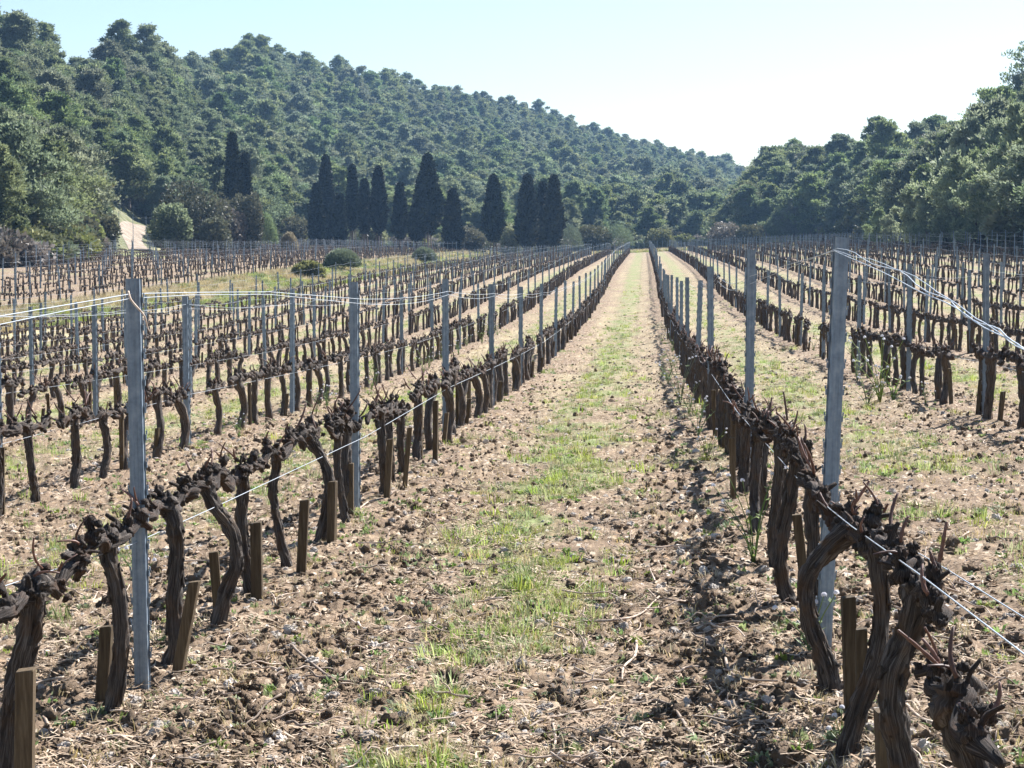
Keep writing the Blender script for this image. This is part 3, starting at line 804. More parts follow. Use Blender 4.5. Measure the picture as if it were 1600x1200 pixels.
VARS = [VineVariant(300 + i, 2) for i in range(6)]; MVARS = [VineVariant(400 + i, 1) for i in range(10)]
for v in VARS + MVARS: v.build_meshes(False)
VSP = .82
vines = []
for rx in ROWS_L + ROWS_R + ROWS_B:
    block = rx in ROWS_B
    y = hero_y_end.get(rx, POST_Y[rx][0] + .3)
    y1 = POST_Y[rx][-1]
    while y < y1:
        if RND.random() > (.03 if y > 20 else .06) or rx in (L1, R1):
            x = rx + RND.uniform(-.05, .05)
            vines.append((rx, x, y + RND.uniform(-.09, .09)))
        y += VSP
VA = np.array([(a, b, c) for a, b, c in vines])
_ub = bearing(VA[:, 1], VA[:, 2]); keep = ~((VA[:, 0] < -22) & (VA[:, 2] < 58)) & ~((_ub > 168) & (_ub < 240) & (VA[:, 2] > 150))
VA = VA[keep]
vz = ground_z(VA[:, 1], VA[:, 2]); px, py, dp = to_px(np.stack([VA[:, 1], VA[:, 2], vz + .5], -1))
infr = (px > -25) & (px < 1625) & (py < 1230) & (dp > 1)
order = np.argsort(np.where(infr, VA[:, 2], 1e9))
NI = 300 - hero_count
ind = order[:NI]; indset = set(ind.tolist())
cnt = {}
for i in sorted(ind, key=lambda i: VA[i, 2]):
    rx, x, y = VA[i]
    rx = float(rx)
    base_n = len(HERO.get(rx, []))
    cnt[rx] = cnt.get(rx, base_n) + 1
    pY = [(k, q) for k, q in enumerate(sorted(p['y'] for p in inframe if p['row'] == rx)) if q < y]
    if pY:
        k, q = pY[-1]; inseg = sorted(VA[j, 2] for j in indset if float(VA[j, 0]) == rx and q < VA[j, 2] <= y)
        lab = f"dark grapevine, {ordn(len(inseg))} behind the {ordn(k + 1)} post in view, {row_names[rx]}"
    else: lab = f"dark knotty grapevine, {ordn(cnt[rx])} from the front in the {row_names[rx]}"
    z = gz(x, y)
    if y < 15:
        v = VARS[RND.randrange(6)]; nc = 99
    else:
        v = MVARS[RND.randrange(10)]; nc = 8 if y < 24 else 3
    sc_ = RND.uniform(.93, 1.08)
    instance_vine(v, (x, y, z), RND.choice([0, math.pi]) + RND.uniform(-.06, .06), (sc_, sc_ * 1.06, sc_), lab, nc)
print('individual vines', len(ind) + hero_count, 'rest', len(VA) - len(ind), 'farthest', VA[ind, 2].max())
rest = [i for i in range(len(VA)) if i not in indset and -500 < px[i] < 2100 and VA[i, 2] > 4]
FV = [VineVariant(500 + i, 0) for i in range(8)]
P_ = np.stack([VA[rest, 1], VA[rest, 2], vz[rest]], -1); n = len(rest)
scatter('distant_grapevines', P_, np.stack([R_.normal(0, .05, n), R_.normal(0, .05, n), R_.choice([0, math.pi], n) + R_.normal(0, .08, n)], -1), R_.uniform(.88, 1.15, n), R_.integers(0, 8, n), [v.merged('distant_vine_%d' % i) for i, v in enumerate(FV)], 'mass of dark pruned grapevines filling the distant rows')
print('far vines', n)

# ---------------------------------------------------------------- wooden stakes
def stake_mesh(h, wd, seed, tilt=(0, 0)):
    rg = random.Random(seed)
    x, y = wd / 2, wd / 2 * rg.uniform(.8, 1.1); b = .003
    prof = [(-x + b, -y), (x - b, -y), (x, -y + b), (x, y - b), (x - b, y), (-x + b, y), (-x, y - b), (-x, -y + b)]
    zs = [-.15, h * .3, h * .7, h - .004, h]; V = []
    for i, z in enumerate(zs):
        k = .93 if i == 4 else 1
        for q in prof:
            V.append((q[0] * k + rg.uniform(-.001, .001) + tilt[0] * z, q[1] * k + tilt[1] * z, z + (q[0] * .12 if i >= 3 else 0)))
    Q = [(r * 8 + i, r * 8 + (i + 1) % 8, r * 8 + 8 + (i + 1) % 8, r * 8 + 8 + i) for r in range(4) for i in range(8)]
    Q += [(32, 33, 34, 35), (32, 35, 36, 39), (36, 37, 38, 39)]
    return make_mesh('wooden_stake', V, Q, None, M['stake'], smooth=False)
# (foot px, foot y px, top px, top py, distance, width, label)
HS = [(38, 1300, 40, 1046, 5.15, .052, 'square brown stake beside the thick vine at the bottom left corner'),
      (160, 1150, 167, 978, 6.38, .044, 'brown square stake behind the second vine from the left corner'),
      (276, 1068, 305, 908, 6.80, .040, 'tilted brown stake leaning right beside the vine past the first left post'),
      (342, 1000, 334, 862, 8.0, .040, 'pale short stake half hidden behind a bowed vine trunk left of lane'),
      (402, 938, 400, 816, 8.45, .050, 'square brown stake standing right of a slim upright vine left of lane'),
      (470, 893, 476, 781, 9.15, .048, 'square brown stake leaning slightly right with open ground before it'),
      (518, 848, 520, 752, 10.15, .044, 'brown stake pressed against the bowed vine before the second left post'),
      (547, 812, 547, 724, 11.3, .044, 'dark square stake just left of the second left post'),
      (604, 770, 610, 686, 12.2, .042, 'square stake leaning right, first past the second left post'),
      (632, 745, 640, 668, 12.9, .036, 'slim slanting stake, second past the second left post'),
      (680, 700, 681, 626, 14.6, .038, 'thin short stake just before the third left post'),
      (1330, 1165, 1325, 932, 5.95, .042, 'upright brown stake between the two nearest right trunks'),
      (1346, 1200, 1346, 982, 5.75, .036, 'lower thin stake touching the upright brown stake on the right'),
      (1392, 1330, 1385, 1108, 4.95, .062, 'broad square stake standing at the bottom edge right of lane'),
      (1262, 965, 1245, 804, 7.8, .040, 'leaning brown stake beside the bowed vine behind the nearest right post'),
      (1050 + 96, 800, 1143, 684, 11.6, .036, 'dark stake half hidden among trunks, farther up the right row')]
for (fx, fy, tx, ty, y, wd, lab) in HS:
    a = world_at(fx, fy, y); b = world_at(tx, ty, y); zg = gz(a.x, y); h = b.z - zg
    t = thing('wooden_stake', lab, 'stake', (a.x, y, zg), RND.uniform(-.3, .3) * 0 + RND.uniform(-.15, .15), 'short wooden stakes beside the vines', me=stake_mesh(h, wd, int(fx), ((b.x - a.x) / h, 0)))
SM = [stake_mesh(h, .036, i, (tx, ty)) for i, (h, tx, ty) in enumerate([(.34, .05, .1), (.42, -.04, -.1), (.28, .1, .0), (.38, 0, .15), (.48, .02, -.05)])]
cand = [i for i in np.argsort(VA[:, 2]) if infr[i]]
ns = 0; sstuff = []; scount = {}
for i in cand:
    rx, x, y = VA[i]; rx = float(rx)
    if rx in (L1,) and y < 14.5: continue
    if rx == R1 and y < 9: continue
    pr = (.75 if rx in (L1, R1) else .60)
    if RND.random() > pr: continue
    X, Y = x + RND.uniform(-.06, .06), y + RND.choice([-1, 1]) * RND.uniform(.07, .16)
    if ns < 280:
        scount[rx] = scount.get(rx, 0) + 1; ns += 1
        thing('wooden_stake', f"short weathered wooden stake, {ordn(scount[rx])} small one along the {row_names[rx]}", 'stake', (X, Y, gz(X, Y)), RND.uniform(-.5, .5), 'short wooden stakes beside the vines', me=SM[RND.randrange(5)])
    elif y < 120: sstuff.append((X, Y, gz(X, Y)))
n = len(sstuff)
scatter('distant_wooden_stakes', np.array(sstuff), np.stack([np.zeros(n), np.zeros(n), R_.uniform(-1, 1, n)], -1), np.ones(n), R_.integers(0, 5, n), SM, 'many short wooden stakes among the distant vines')
# dry tendril hooked on the nearest left post
P = resample(np.array(wpx([(200, 455, 6.56), (204, 468, 6.55), (216, 482, 6.54), (226, 494, 6.54), (230, 510, 6.55), (233, 517, 6.55)])), 16)
V, Q, T, uv = tube(P, np.linspace(.0045, .002, 16), 6, .1)
thing('dry_cane', 'pale curled dry cane hooked over the wire on the nearest left post', 'twig', me=make_mesh('dry_cane', V, Q, T, M['twig']))

# ---------------------------------------------------------------- ground cover near the camera
def grass_tuft(seed, nb, h, spread, mat, wide=.0035, lean=.6, flat=0):
    rg = np.random.default_rng(seed); mb = MB()
    for _ in range(nb):
        a = rg.uniform(0, 6.28); r = spread * math.sqrt(rg.random()); hh = h * rg.uniform(.45, 1.1)
        b = np.array([r * math.cos(a), r * math.sin(a), -.005]); a2 = a + rg.normal(0, .8); ln = rg.uniform(.15, lean)
        d = np.array([math.cos(a2), math.sin(a2), 0]); s = np.array([-d[1], d[0], 0]) * wide * rg.uniform(.7, 1.3)
        p1 = b + np.array([0, 0, hh * .55]) + d * hh * ln * .35; p2 = b + np.array([0, 0, hh * (1 - .35 * ln)]) + d * hh * ln
        V = [b - s, b + s, p1 + s * .8, p1 - s * .8, p2]
        mb.add(V, [(0, 1, 2, 3)], [(3, 2, 4)], tint=np.clip(rg.normal(.5, .25), 0, 1))
    return mb.mesh('tuft', mat, False)
def litter_mesh(seed, n, spread, lmin, lmax, wd):
    rg = np.random.default_rng(seed); mb = MB()
    for _ in range(n):
        a = rg.uniform(0, 6.28); l = rg.uniform(lmin, lmax) * .5; c = np.array([*rg.uniform(-spread, spread, 2), rg.uniform(.002, .014)])
        d = np.array([math.cos(a), math.sin(a), rg.normal(0, .18)]) * l; s = np.array([-math.sin(a), math.cos(a), rg.normal(0, .3)]) * wd * rg.uniform(.5, 1.4)
        bend = s * rg.normal(0, 1)
        mb.add([c - d - s, c - d + s, c + s + bend, c - s + bend, c + d + s * .5, c + d - s * .5], [(0, 1, 2, 3), (3, 2, 4, 5)])
    return mb.mesh('litter', M['straw'], False)
def rock_mesh(seed, mat, lump):
    rg = np.random.default_rng(seed); mb = MB()
    mb.add(*blob((0, 0, 0), np.array([1, rg.uniform(.6, 1), rg.uniform(.45, .8)]), seed, 2, lump)); return mb.mesh('rock', mat, mat is M['clod'])
def twig_mesh(seed, L):
    rg = np.random.default_rng(seed); mb = MB()
    k = 6; P = np.stack([np.linspace(-.5, .5, k) * L, rg.normal(0, .05 * L, k), np.abs(rg.normal(0, .05 * L, k)) + .006], -1)
    C = resample(P, 14); r = np.linspace(.0045, .0022, 14) * rg.uniform(.6, 1.3)
    mb.add(*tube(C, r, 6, .1, 3, 2, seed, .3))
    if rg.random() < .6:
        i = rg.integers(4, 9); Q2 = resample(np.array([C[i], C[i] + [.1 * L, .09 * L * rg.choice([-1, 1]), .02], C[i] + [.24 * L, .2 * L * rg.choice([-1, 1]), .03]]), 7)
        mb.add(*tube(Q2, np.linspace(.0035, .0018, 7), 5))
    return mb.mesh('twig', M['twig'])
def wedge(n, y0, y1, u0=-950, u1=2700, power=1.0):
    n = int(n * 1.55)
    """points on the ground, thinning with distance"""
    t = R_.random(n); a = 1 - power
    y = y0 * (y1 / y0) ** t if power == 1 else (y0 ** a + t * (y1 ** a - y0 ** a)) ** (1 / a)
    u = R_.uniform(u0, u1, n); x = (u - VPX) / F * y
    return x, y
def put(name, x, y, dz, rot, s, meshes, label):
    z = surf(x, y) + dz
    return scatter(name, np.stack([x, y, z], -1), rot, s, R_.integers(0, len(meshes), len(x)), meshes, label)
def rots(n, tilt=.2): return np.stack([R_.normal(0, tilt, n), R_.normal(0, tilt, n), R_.uniform(0, 6.28, n)], -1)
# grass
x, y = wedge(130000, 3.6, 90)
g = grassiness(x, y); pn = fbm(x / .22, y / .26, 2, 77)
ok = (R_.random(len(x)) < np.clip(g * 1.35, 0, 1) * sstep(-.25, .22, pn)) & in_main(x, y)
x, y = x[ok], y[ok]; n = len(x)
G = [grass_tuft(i, 22, h_, .05, M['grass'], .0022, 1.0) for i, h_ in enumerate((.04, .055, .07, .09))] + [grass_tuft(20 + i, 18, .055, .06, M['drygrass'], .002, 1.2) for i in range(3)] + [grass_tuft(30 + i, 14, .035, .035, M['weedleaf'], .007, 1.1) for i in range(2)]
put('grass', x, y, 0, rots(n, .12), R_.uniform(.5, 1.4, n) * (1 + .3 * sstep(15, 50, y)), G, 'patchy short green grass growing down the middle of the lanes')
print('tufts', n)
# scattered sparse blades everywhere
x, y = wedge(9000, 3.6, 60); ok = in_main(x, y) & (row_dist(x) < 1.3); x, y = x[ok], y[ok]; n = len(x)
put('dry_grass', x, y, 0, rots(n, .2), R_.uniform(.4, 1.1, n), G[5:], 'thin dry grass and small weeds scattered over the soil')
# bank grass
n = 16000; x = R_.uniform(-22.9, -17.8, n); y = R_.uniform(20, 250, n); y = 20 * (250 / 20) ** R_.random(n)
ok = x < np.where(y < 80, -20.1, -17.8) - .3 * np.abs(perlin(y / 3, y * 0, 4)); x, y = x[ok], y[ok]; n = len(x)
BG = [grass_tuft(50 + i, 40, .22, .16, M['grass'], .007, .8) for i in range(3)] + [grass_tuft(60 + i, 40, .30, .14, M['drygrass'], .006, .7) for i in range(2)] + [grass_tuft(65, 40, .25, .2, M['yshrub'], .012, .8)]
dm = fbm(x / 4, y / 9, 3, 90); idx = np.where(R_.random(n) < sstep(-.1, .4, dm) * .8 + .1, R_.integers(3, 5, n), R_.choice([0, 1, 2, 5], n))
scatter('bank_grass', np.stack([x, y, ground_z(x, y)], -1), rots(n, .1), R_.uniform(.6, 1.3, n) * (1 + .6 * sstep(60, 200, y)), idx, BG, 'tall rough green and straw-coloured grass on the bank between the blocks')
# headland grass beyond the block
n = 9000; y = R_.uniform(ROW_END, 285, n); x = (R_.uniform(380, 1250, n) - VPX) / F * y
scatter('headland_grass', np.stack([x, y, ground_z(x, y)], -1), rots(n, .1), R_.uniform(1, 2, n), R_.integers(0, 6, n), BG, 'pale rough grass beyond the end of the vine rows')
# straw litter, stones, clods, twigs
LM = [litter_mesh(i, 40, .13, .01, .06, .0024) for i in range(7)]
x, y = wedge(10500, 3.5, 50); ok = in_main(x, y) & (fbm(x / .5, y / .5, 2, 12) > R_.uniform(-.4, .5, len(x))); x, y = x[ok], y[ok]; n = len(x)
put('straw_litter', x, y, .002, rots(n, .08), R_.uniform(.7, 1.25, n) * (1 + .5 * sstep(12, 40, y)), LM, 'pale dry straw and leaf litter strewn over the soil')
CMs = [rock_mesh(i, M['clod'], .55) for i in range(6)]; SMs = [rock_mesh(20 + i, M['stone'], .28) for i in range(5)]
x, y = wedge(60000, 3.5, 60, power=1.2); rd = row_dist(x)
ok = in_main(x, y) & (R_.random(len(x)) < .28 + .72 * np.exp(-((rd - .42) / .3) ** 2)); x, y = x[ok], y[ok]; n = len(x)
put('soil_clods', x, y, .0, rots(n, 1), .007 + .015 * R_.random(n) ** 2.5 + .018 * (R_.random(n) < .035), CMs, 'crumbly brown clods of tilled soil')
x, y = wedge(9000, 3.5, 50, power=1.1); ok = in_main(x, y); x, y = x[ok], y[ok]; n = len(x)
put('gravel', x, y, .0, rots(n, .5), .006 + .026 * R_.random(n) ** 4, SMs, 'pale limestone pebbles scattered over the soil')
TM = [twig_mesh(i, L) for i, L in enumerate([.12, .16, .2, .26, .3, .36, .1, .14])]
x, y = wedge(2600, 3.5, 45, power=1.1); ok = in_main(x, y) & (R_.random(len(x)) < .5 + .5 * np.exp(-((row_dist(x) - .55) / .3) ** 2)); x, y = x[ok], y[ok]; n = len(x)
put('twig_litter', x, y, .006, rots(n, .12), R_.uniform(.5, 1.2, n), TM, 'small dry vine prunings littering the soil')
# the longest prunings, each a thing
LT = [([(1085, 1152), (1040, 1090), (960, 1098), (880, 1112), (830, 1128), (750, 1152)], 'long pale pruned cane lying across the bottom middle of the lane'),
      ([(838, 1200), (860, 1175), (868, 1145), (862, 1130)], 'thick short pale prunings piece at the bottom of the lane'),
      ([(995, 998), (992, 1018), (975, 1035), (972, 1055)], 'forked bleached twig on bare soil right of the grass strip'),
      ([(60, 1128), (110, 1165), (180, 1158), (250, 1172)], 'dark curved cane lying at the bottom left'),
      ([(545, 960), (580, 978), (650, 978), (680, 968)], 'curved cane lying left of the grass strip'),
      ([(632, 893), (662, 883), (678, 890), (676, 900), (640, 906)], 'looped pale tendril on bare soil left of lane'),
      ([(1205, 1140), (1255, 1135), (1300, 1128), (1310, 1142)], 'pale forked cane at the foot of the nearest right vines'),
      ([(1130, 1015), (1140, 1050), (1165, 1068), (1215, 1075)], 'thin brown curved cane lying beside the right shadow'),
      ([(455, 1010), (480, 1035), (520, 1060), (560, 1065)], 'slim cane lying on the soil right of the near left vines'),
      ([(560, 800), (580, 785), (620, 783), (625, 790)], 'pale arched cane lying by the foot of the second left post'),
      ([(905, 965), (965, 965), (1000, 955), (1030, 935)], 'dark thin cane crossing the lane beside the grass strip'),
      ([(1415, 1110), (1440, 1140), (1480, 1150), (1530, 1155)], 'long reddish cane lying right of the nearest right vines')]
for pp, lab in LT:
    P = []
    for px_, py_ in pp:
        y_ = 6.0
        for _ in range(25):
            q = world_at(px_, py_, y_); zg = gz(q.x, y_) + .01
            y_ *= (CAMZ - zg) / max(.05, CAMZ - q.z)
        q = world_at(px_, py_, y_); P.append((q.x, y_, sz(q.x, y_) + .012))
    C = resample(np.array(P), 26); C[:, 2] = np.maximum(C[:, 2], surf(C[:, 0], C[:, 1]) + .004)
    V, Q, T, uv = tube(C, np.linspace(.0062, .0035, 26), 7, .1, 3, 2, len(P), .3)
    thing('pruned_cane', lab, 'twig', me=make_mesh('pruned_cane', V, Q, T, M['twig']), group='fallen vine prunings')

# flowering weeds
def weed_variant(seed, h, nf):
    rg = np.random.default_rng(seed); st = MB(); lf = MB(); fl = []
    for k in range(nf):
        a = rg.uniform(0, 6.28); d = np.array([math.cos(a), math.sin(a), 0]) * h * rg.uniform(.15, .55); hh = h * rg.uniform(.55, 1)
        P = resample(np.array([(0, 0, -.01), (d[0] * .3, d[1] * .3, hh * .5), (d[0], d[1], hh)]), 7)
        st.add(*tube(P, np.linspace(.0028, .0014, 7), 5)[:3])
        fl.append(P[-1])
        for _ in range(5):
            p = P[rg.integers(1, 6)]; b = rg.uniform(0, 6.28); e = np.array([math.cos(b), math.sin(b), rg.uniform(.1, .7)]) * rg.uniform(.02, .05); s = np.cross(e, [0, 0, 1]); s = s / np.linalg.norm(s) * .006
            lf.add([p, p + e * .5 + s, p + e, p + e * .5 - s], [(0, 1, 2, 3)], tint=rg.random())
    return st.mesh('stem', M['weedleaf']), lf.mesh('leaves', M['weedleaf'], False), fl
def flower_mesh(seed):
    rg = np.random.default_rng(seed); mb = MB()
    for _ in range(26):
        v = rg.normal(0, 1, 3); v[2] = abs(v[2]) * .8 - .1; v /= np.linalg.norm(v); c = v * .0085; a = np.cross(v, [0, 0, 1.01]); a /= np.linalg.norm(a); b = np.cross(v, a); r = .0048
        mb.add([c - a * r, c - b * r, c + a * r, c + b * r], [(0, 1, 2, 3)], tint=rg.random())
    return mb.mesh('flower', M['flower'], False)
FM = [flower_mesh(i) for i in range(3)]
WV = [weed_variant(i, h, nf) for i, (h, nf) in enumerate([(.30, 8), (.22, 6), (.38, 9), (.14, 3)])]
wp = []
for (px_, y_, k, lab) in [(1320, 5.55, 3, 'single white flower on a short stem at the bottom edge, right of lane'), (1272, 6.9, 1, 'small white flowers at the foot of the nearest right post'), (1180, 9.0, 2, 'tall pale weed with seedheads beside the right row, left of the trunks'),
                          (1105, 14.0, 0, 'clump of white flowers at the foot of the right row past three vines'), (1092, 16.0, 0, 'white-flowered clump hugging the right row near its third post'),
                          (1078, 19.0, 2, 'white-flowered weed on the lane side of the right row, farther up'), (978, 6.9, 3, ''), (200, 8.8, 1, 'small white-flowered weed between the first and second left rows')]:
    if lab: wp.append(((px_ - VPX) / F * y_, y_, k, lab))
for k in range(26):
    y_ = 18 + 1.35 * k; r = [ROWS_L[1], ROWS_R[1], ROWS_R[0], ROWS_L[1]][k % 4]
    wp.append((r + RND.uniform(.05, .4) * (1 if r < 0 else (-1 if r == ROWS_R[0] else RND.choice([-1, 1]))), y_, k % 3, f"white-flowered weed clump, {ordn(k // 4 + 1 + (6 if k % 4 == 3 else 0) + (1 if k % 4 == 3 else 0))} along the {row_names[r]}"))
for px_, y_, k, lab in ((1352, 19.8, 0, 'leafy white-flowered clump behind the vines right of the nearest right post'), (1372, 20.4, 2, 'tallest bushy white-flowered clump behind the second row right of the lane'), (1392, 20.2, 1, 'dense white-flowered clump right of the tallest bushy one')):
    wp.append(((px_ - VPX) / F * y_, y_, k, lab))
for (x_, y_, k, lab) in wp:
    s, l, fl = WV[k]
    t = thing('flowering_weed', lab, 'wildflower', (x_, y_, sz(x_, y_)), RND.uniform(0, 6), 'white wildflowers along the vine rows', scale=(RND.uniform(.9, 1.25) * (1.25 if y_ > 20 else 1)) * (1.3 if 'clump behind' in lab or 'bushy' in lab else 1))
    obj('stem', s, t); obj('leaves', l, t)
    for j, p in enumerate(fl):
        f = obj('flower', FM[j % 3], t); f.location = tuple(p); f.scale = (.95,) * 3

# ---------------------------------------------------------------- trees
def tufts(mb, C, D, size, rg, tint, blades=3, wid=.28):
    """clusters of needle blades at centres C, pointing roughly along D"""
    n = len(C)
    for b in range(blades):
        d = D + rg.normal(0, .55, (n, 3)); d /= np.linalg.norm(d, axis=1)[:, None]
        s = np.cross(d, rg.normal(0, 1, (n, 3))); s /= np.linalg.norm(s, axis=1)[:, None] + 1e-6
        l = size * rg.uniform(.6, 1.3, (n, 1)); w_ = l * wid
        V = np.stack([C - s * w_ * .4, C + d * l * .5 + s * w_, C + d * l, C + d * l * .5 - s * w_], 1).reshape(-1, 3)
        Q = np.arange(n * 4).reshape(-1, 4)
        mb.add(V, Q, tint=np.repeat(np.clip(tint + rg.normal(0, .15, n), 0, 1), 4))
def pine_variant(seed, H=9.0, spread=2.7, lobes=20, per=110, size=.42, mat=None, low=.16, sparse=False, conical=.35):
    rg = np.random.default_rng(seed)
    lean = rg.normal(0, .35, 2); tb = MB(); cb = MB()
    TP = [(0, 0, -.8), (lean[0] * .2, lean[1] * .2, H * .25), (lean[0] * .6, lean[1] * .3, H * .5), (lean[0], lean[1], H * .75), (lean[0] * 1.1, lean[1] * 1.1, H * .93)]
    C, r = resample(TP, 12, [.17, .14, .11, .07, .03]); tb.add(*tube(C, r * H / 9, 7, .06))
    for k in range(lobes):
        f = low + (1 - low) * ((k + rg.random()) / lobes)
        tt = (f - low) / (1 - low); rad = spread * max(.05, math.sin(math.pi * min(.985, .10 + .87 * tt ** (1 - .45 * conical)))) ** .75 * (1 + .22 * math.sin(k * 1.7 + seed))
        a = k * 2.4 + rg.normal(0, .5); rr = rad * rg.uniform(.15, .95)
        ax = np.array([np.interp(f, [0, .5, 1], [0, lean[0] * .6, lean[0] * 1.1]), np.interp(f, [0, .5, 1], [0, lean[1] * .3, lean[1] * 1.1])])
        c = np.array([ax[0] + rr * math.cos(a), ax[1] + rr * math.sin(a), H * (.06 + .88 * f)])
        R3 = np.array([rg.uniform(.8, 1.2), rg.uniform(.8, 1.2), rg.uniform(.65, 1.0)]) * spread * rg.uniform(.17, .36) * (1.1 - .45 * tt); lt = rg.normal(0, .17)
        # limb
        j = np.array([ax[0], ax[1], c[2] - R3[2] * .6 - rr * .35]); LC = resample(np.array([j, (j + c) / 2 + [0, 0, .12], c]), 5)
        tb.add(*tube(LC, np.linspace(.06, .02, 5) * H / 9, 5)[:3])
        n = int(per * (.45 if sparse else 1))
        v = rg.normal(0, 1, (n, 3)); v[:, 2] = np.where(rg.random(n) < .7, np.abs(v[:, 2]), v[:, 2]); v /= np.linalg.norm(v, axis=1)[:, None]
        sh = rg.uniform(.05, 1.15, n) ** .6 + rg.uniform(0, .8, n) * (rg.random(n) < .3)
        bump_ = 1 + .25 * np.sin(v[:, 0] * 5 + k) * np.cos(v[:, 1] * 4 + k * 2)
        P = c + v * (sh * bump_)[:, None] * R3
        tufts(cb, P, v * .7 + np.array([0, 0, .75]), size * H / 9, rg, wid=.17, tint= np.clip(.45 + lt + .2 * rg.normal(0, .5, n), 0, 1))
    return tb.mesh('trunk', M['pbark']), cb.mesh('crown', mat or M['pine'], False)
PV = [pine_variant(700 + i, H=9 * h, spread=s, lobes=l, per=int(p * 1.75), size=z * .68, conical=c) for i, (h, s, l, p, z, c) in enumerate([
    (1, 2.7, 38, 130, .46, .6), (1.1, 2.9, 42, 130, .46, .65), (.9, 2.9, 38, 130, .46, .5), (1.05, 2.3, 36, 130, .44, .75), (1.0, 3.1, 40, 130, .47, .4), (.85, 2.3, 34, 130, .44, .75)])]
LOWP = [pine_variant(740 + i, H=9 * h, spread=s, lobes=28, per=75, size=.5, conical=c) for i, (h, s, c) in enumerate([(1, 2.7, .5), (1.1, 2.9, .6), (.85, 2.8, .4), (1.0, 2.3, .65), (.95, 3.0, .45)])]
YP = [pine_variant(760 + i, H=5.5 * h, spread=1.9, lobes=24, per=230, size=.36, mat=M['ypine'], low=.06, conical=.62) for i, h in enumerate([1, 1.15, .85])]
SPP = pine_variant(780, H=10, spread=3.0, lobes=30, per=60, size=.34, sparse=True, low=.35, conical=.1)
def merged_tree(name, tv):
    t, c = tv
    def arr(me, at, n, k): a = np.zeros(n * k, np.float32 if k != 0 else np.int32); me.foreach_get(at, a); return a
    out_V, out_Q, out_T, out_t, mi, off = [], [], [], [], [], 0
    for idx, me in enumerate((t, c)):
        co = np.zeros(len(me.vertices) * 3, np.float32); me.vertices.foreach_get('co', co)
        ti = np.zeros(len(me.vertices), np.float32); me.attributes['tint'].data.foreach_get('value', ti)
        lt = np.zeros(len(me.polygons), np.int32); me.polygons.foreach_get('loop_total', lt)
        ls = np.zeros(len(me.polygons), np.int32); me.polygons.foreach_get('loop_start', ls)
        vi = np.zeros(len(me.loops), np.int32); me.loops.foreach_get('vertex_index', vi)
        q = ls[lt == 4]; out_Q.append(np.stack([vi[q + k] for k in range(4)], -1) + off)
        q3 = ls[lt == 3]; out_T.append(np.stack([vi[q3 + k] for k in range(3)], -1) + off)
        mi.append((len(q), len(q3), idx)); out_V.append(co.reshape(-1, 3)); out_t.append(ti); off += len(me.vertices)
    midx = np.concatenate([np.full(m_[0], m_[2]) for m_ in mi] + [np.full(m_[1], m_[2]) for m_ in mi])
    return make_mesh(name, np.concatenate(out_V), np.concatenate(out_Q), np.concatenate(out_T), None, None, np.concatenate(out_t), False, mats=[t.materials[0], c.materials[0]], midx=midx)
# scatter the pines
sp = 3.9
NC = 90000
gx = R_.uniform(-420, 260, NC); gy = 70 + 730 * R_.random(NC) ** 1.0
gs = np.clip(np.exp(R_.normal(-.22, .24, NC)), .5, 1.2)
_u = bearing(gx, gy); _l = left_hill(_u, gy)[1]; _r = right_hill(_u, gy)[1]
_k = (_u > -700) & (_u < 2250) & ((_l > .03) & (_l < 1.06) | (_r > .02) & (_r < 1.1) & (_u > 1120))
gx, gy, gs = gx[_k], gy[_k], gs[_k]
cell = {}; sel = []
for i in range(len(gx)):
    cx_, cy_ = int(gx[i] // 4), int(gy[i] // 4); good = True
    for a_ in (-1, 0, 1):
        for b_ in (-1, 0, 1):
            for j in cell.get((cx_ + a_, cy_ + b_), ()):
                if (gx[i] - gx[j]) ** 2 + (gy[i] - gy[j]) ** 2 < (1.55 * (gs[i] + gs[j])) ** 2: good = False; break
            if not good: break
        if not good: break
    if good: cell.setdefault((cx_, cy_), []).append(i); sel.append(i)
gx, gy, gs = gx[sel], gy[sel], gs[sel]
u = bearing(gx, gy); _, tl = left_hill(u, gy); _, tr = right_hill(u, gy)
inL = (tl > .035) & (tl < 1.05) & (u < 1330); inR = (tr > .02) & (tr < 1.1) & (u > 1140) & ((gx > 25.5) | (gy > 256))
dens = fbm(gx / 38, gy / 38, 3, 15)
thin = inL & (u > 620) & (u < 1060) & (tl > .45) & (dens > -.02) & (R_.random(len(gx)) < .55)
track_clear = (u > 112) & (u < 262) & (gy > 125) & (gy < 207)
ok = (inL | inR) & (u > -700) & (u < 2250) & ~thin & ~(track_clear) & ~((u > 215) & (u < 420) & (gy < 206)) & ~((u >= 420) & (u < 900) & (gy < 262))
gx, gy, u, tl, inR, gs = gx[ok], gy[ok], u[ok], tl[ok], inR[ok], gs[ok]
gzv = ground_z(gx, gy)
scl = gs
scl = scl * np.where((u > 620) & (u < 1100) & (tl > .6) & ~inR, .8, 1)
tpx, tpy, tdp = to_px(np.stack([gx, gy, gzv + 5], -1))
fr = (tpx > -30) & (tpx < 1630)
score = np.where(fr, scl / gy, 0)
order = np.argsort(-score); NP = 285
ind = order[:NP]
print('pines', len(gx), 'farthest individual', gy[ind].max())
sideL = [i for i in ind if not inR[i]]; sideR = [i for i in ind if inR[i]]
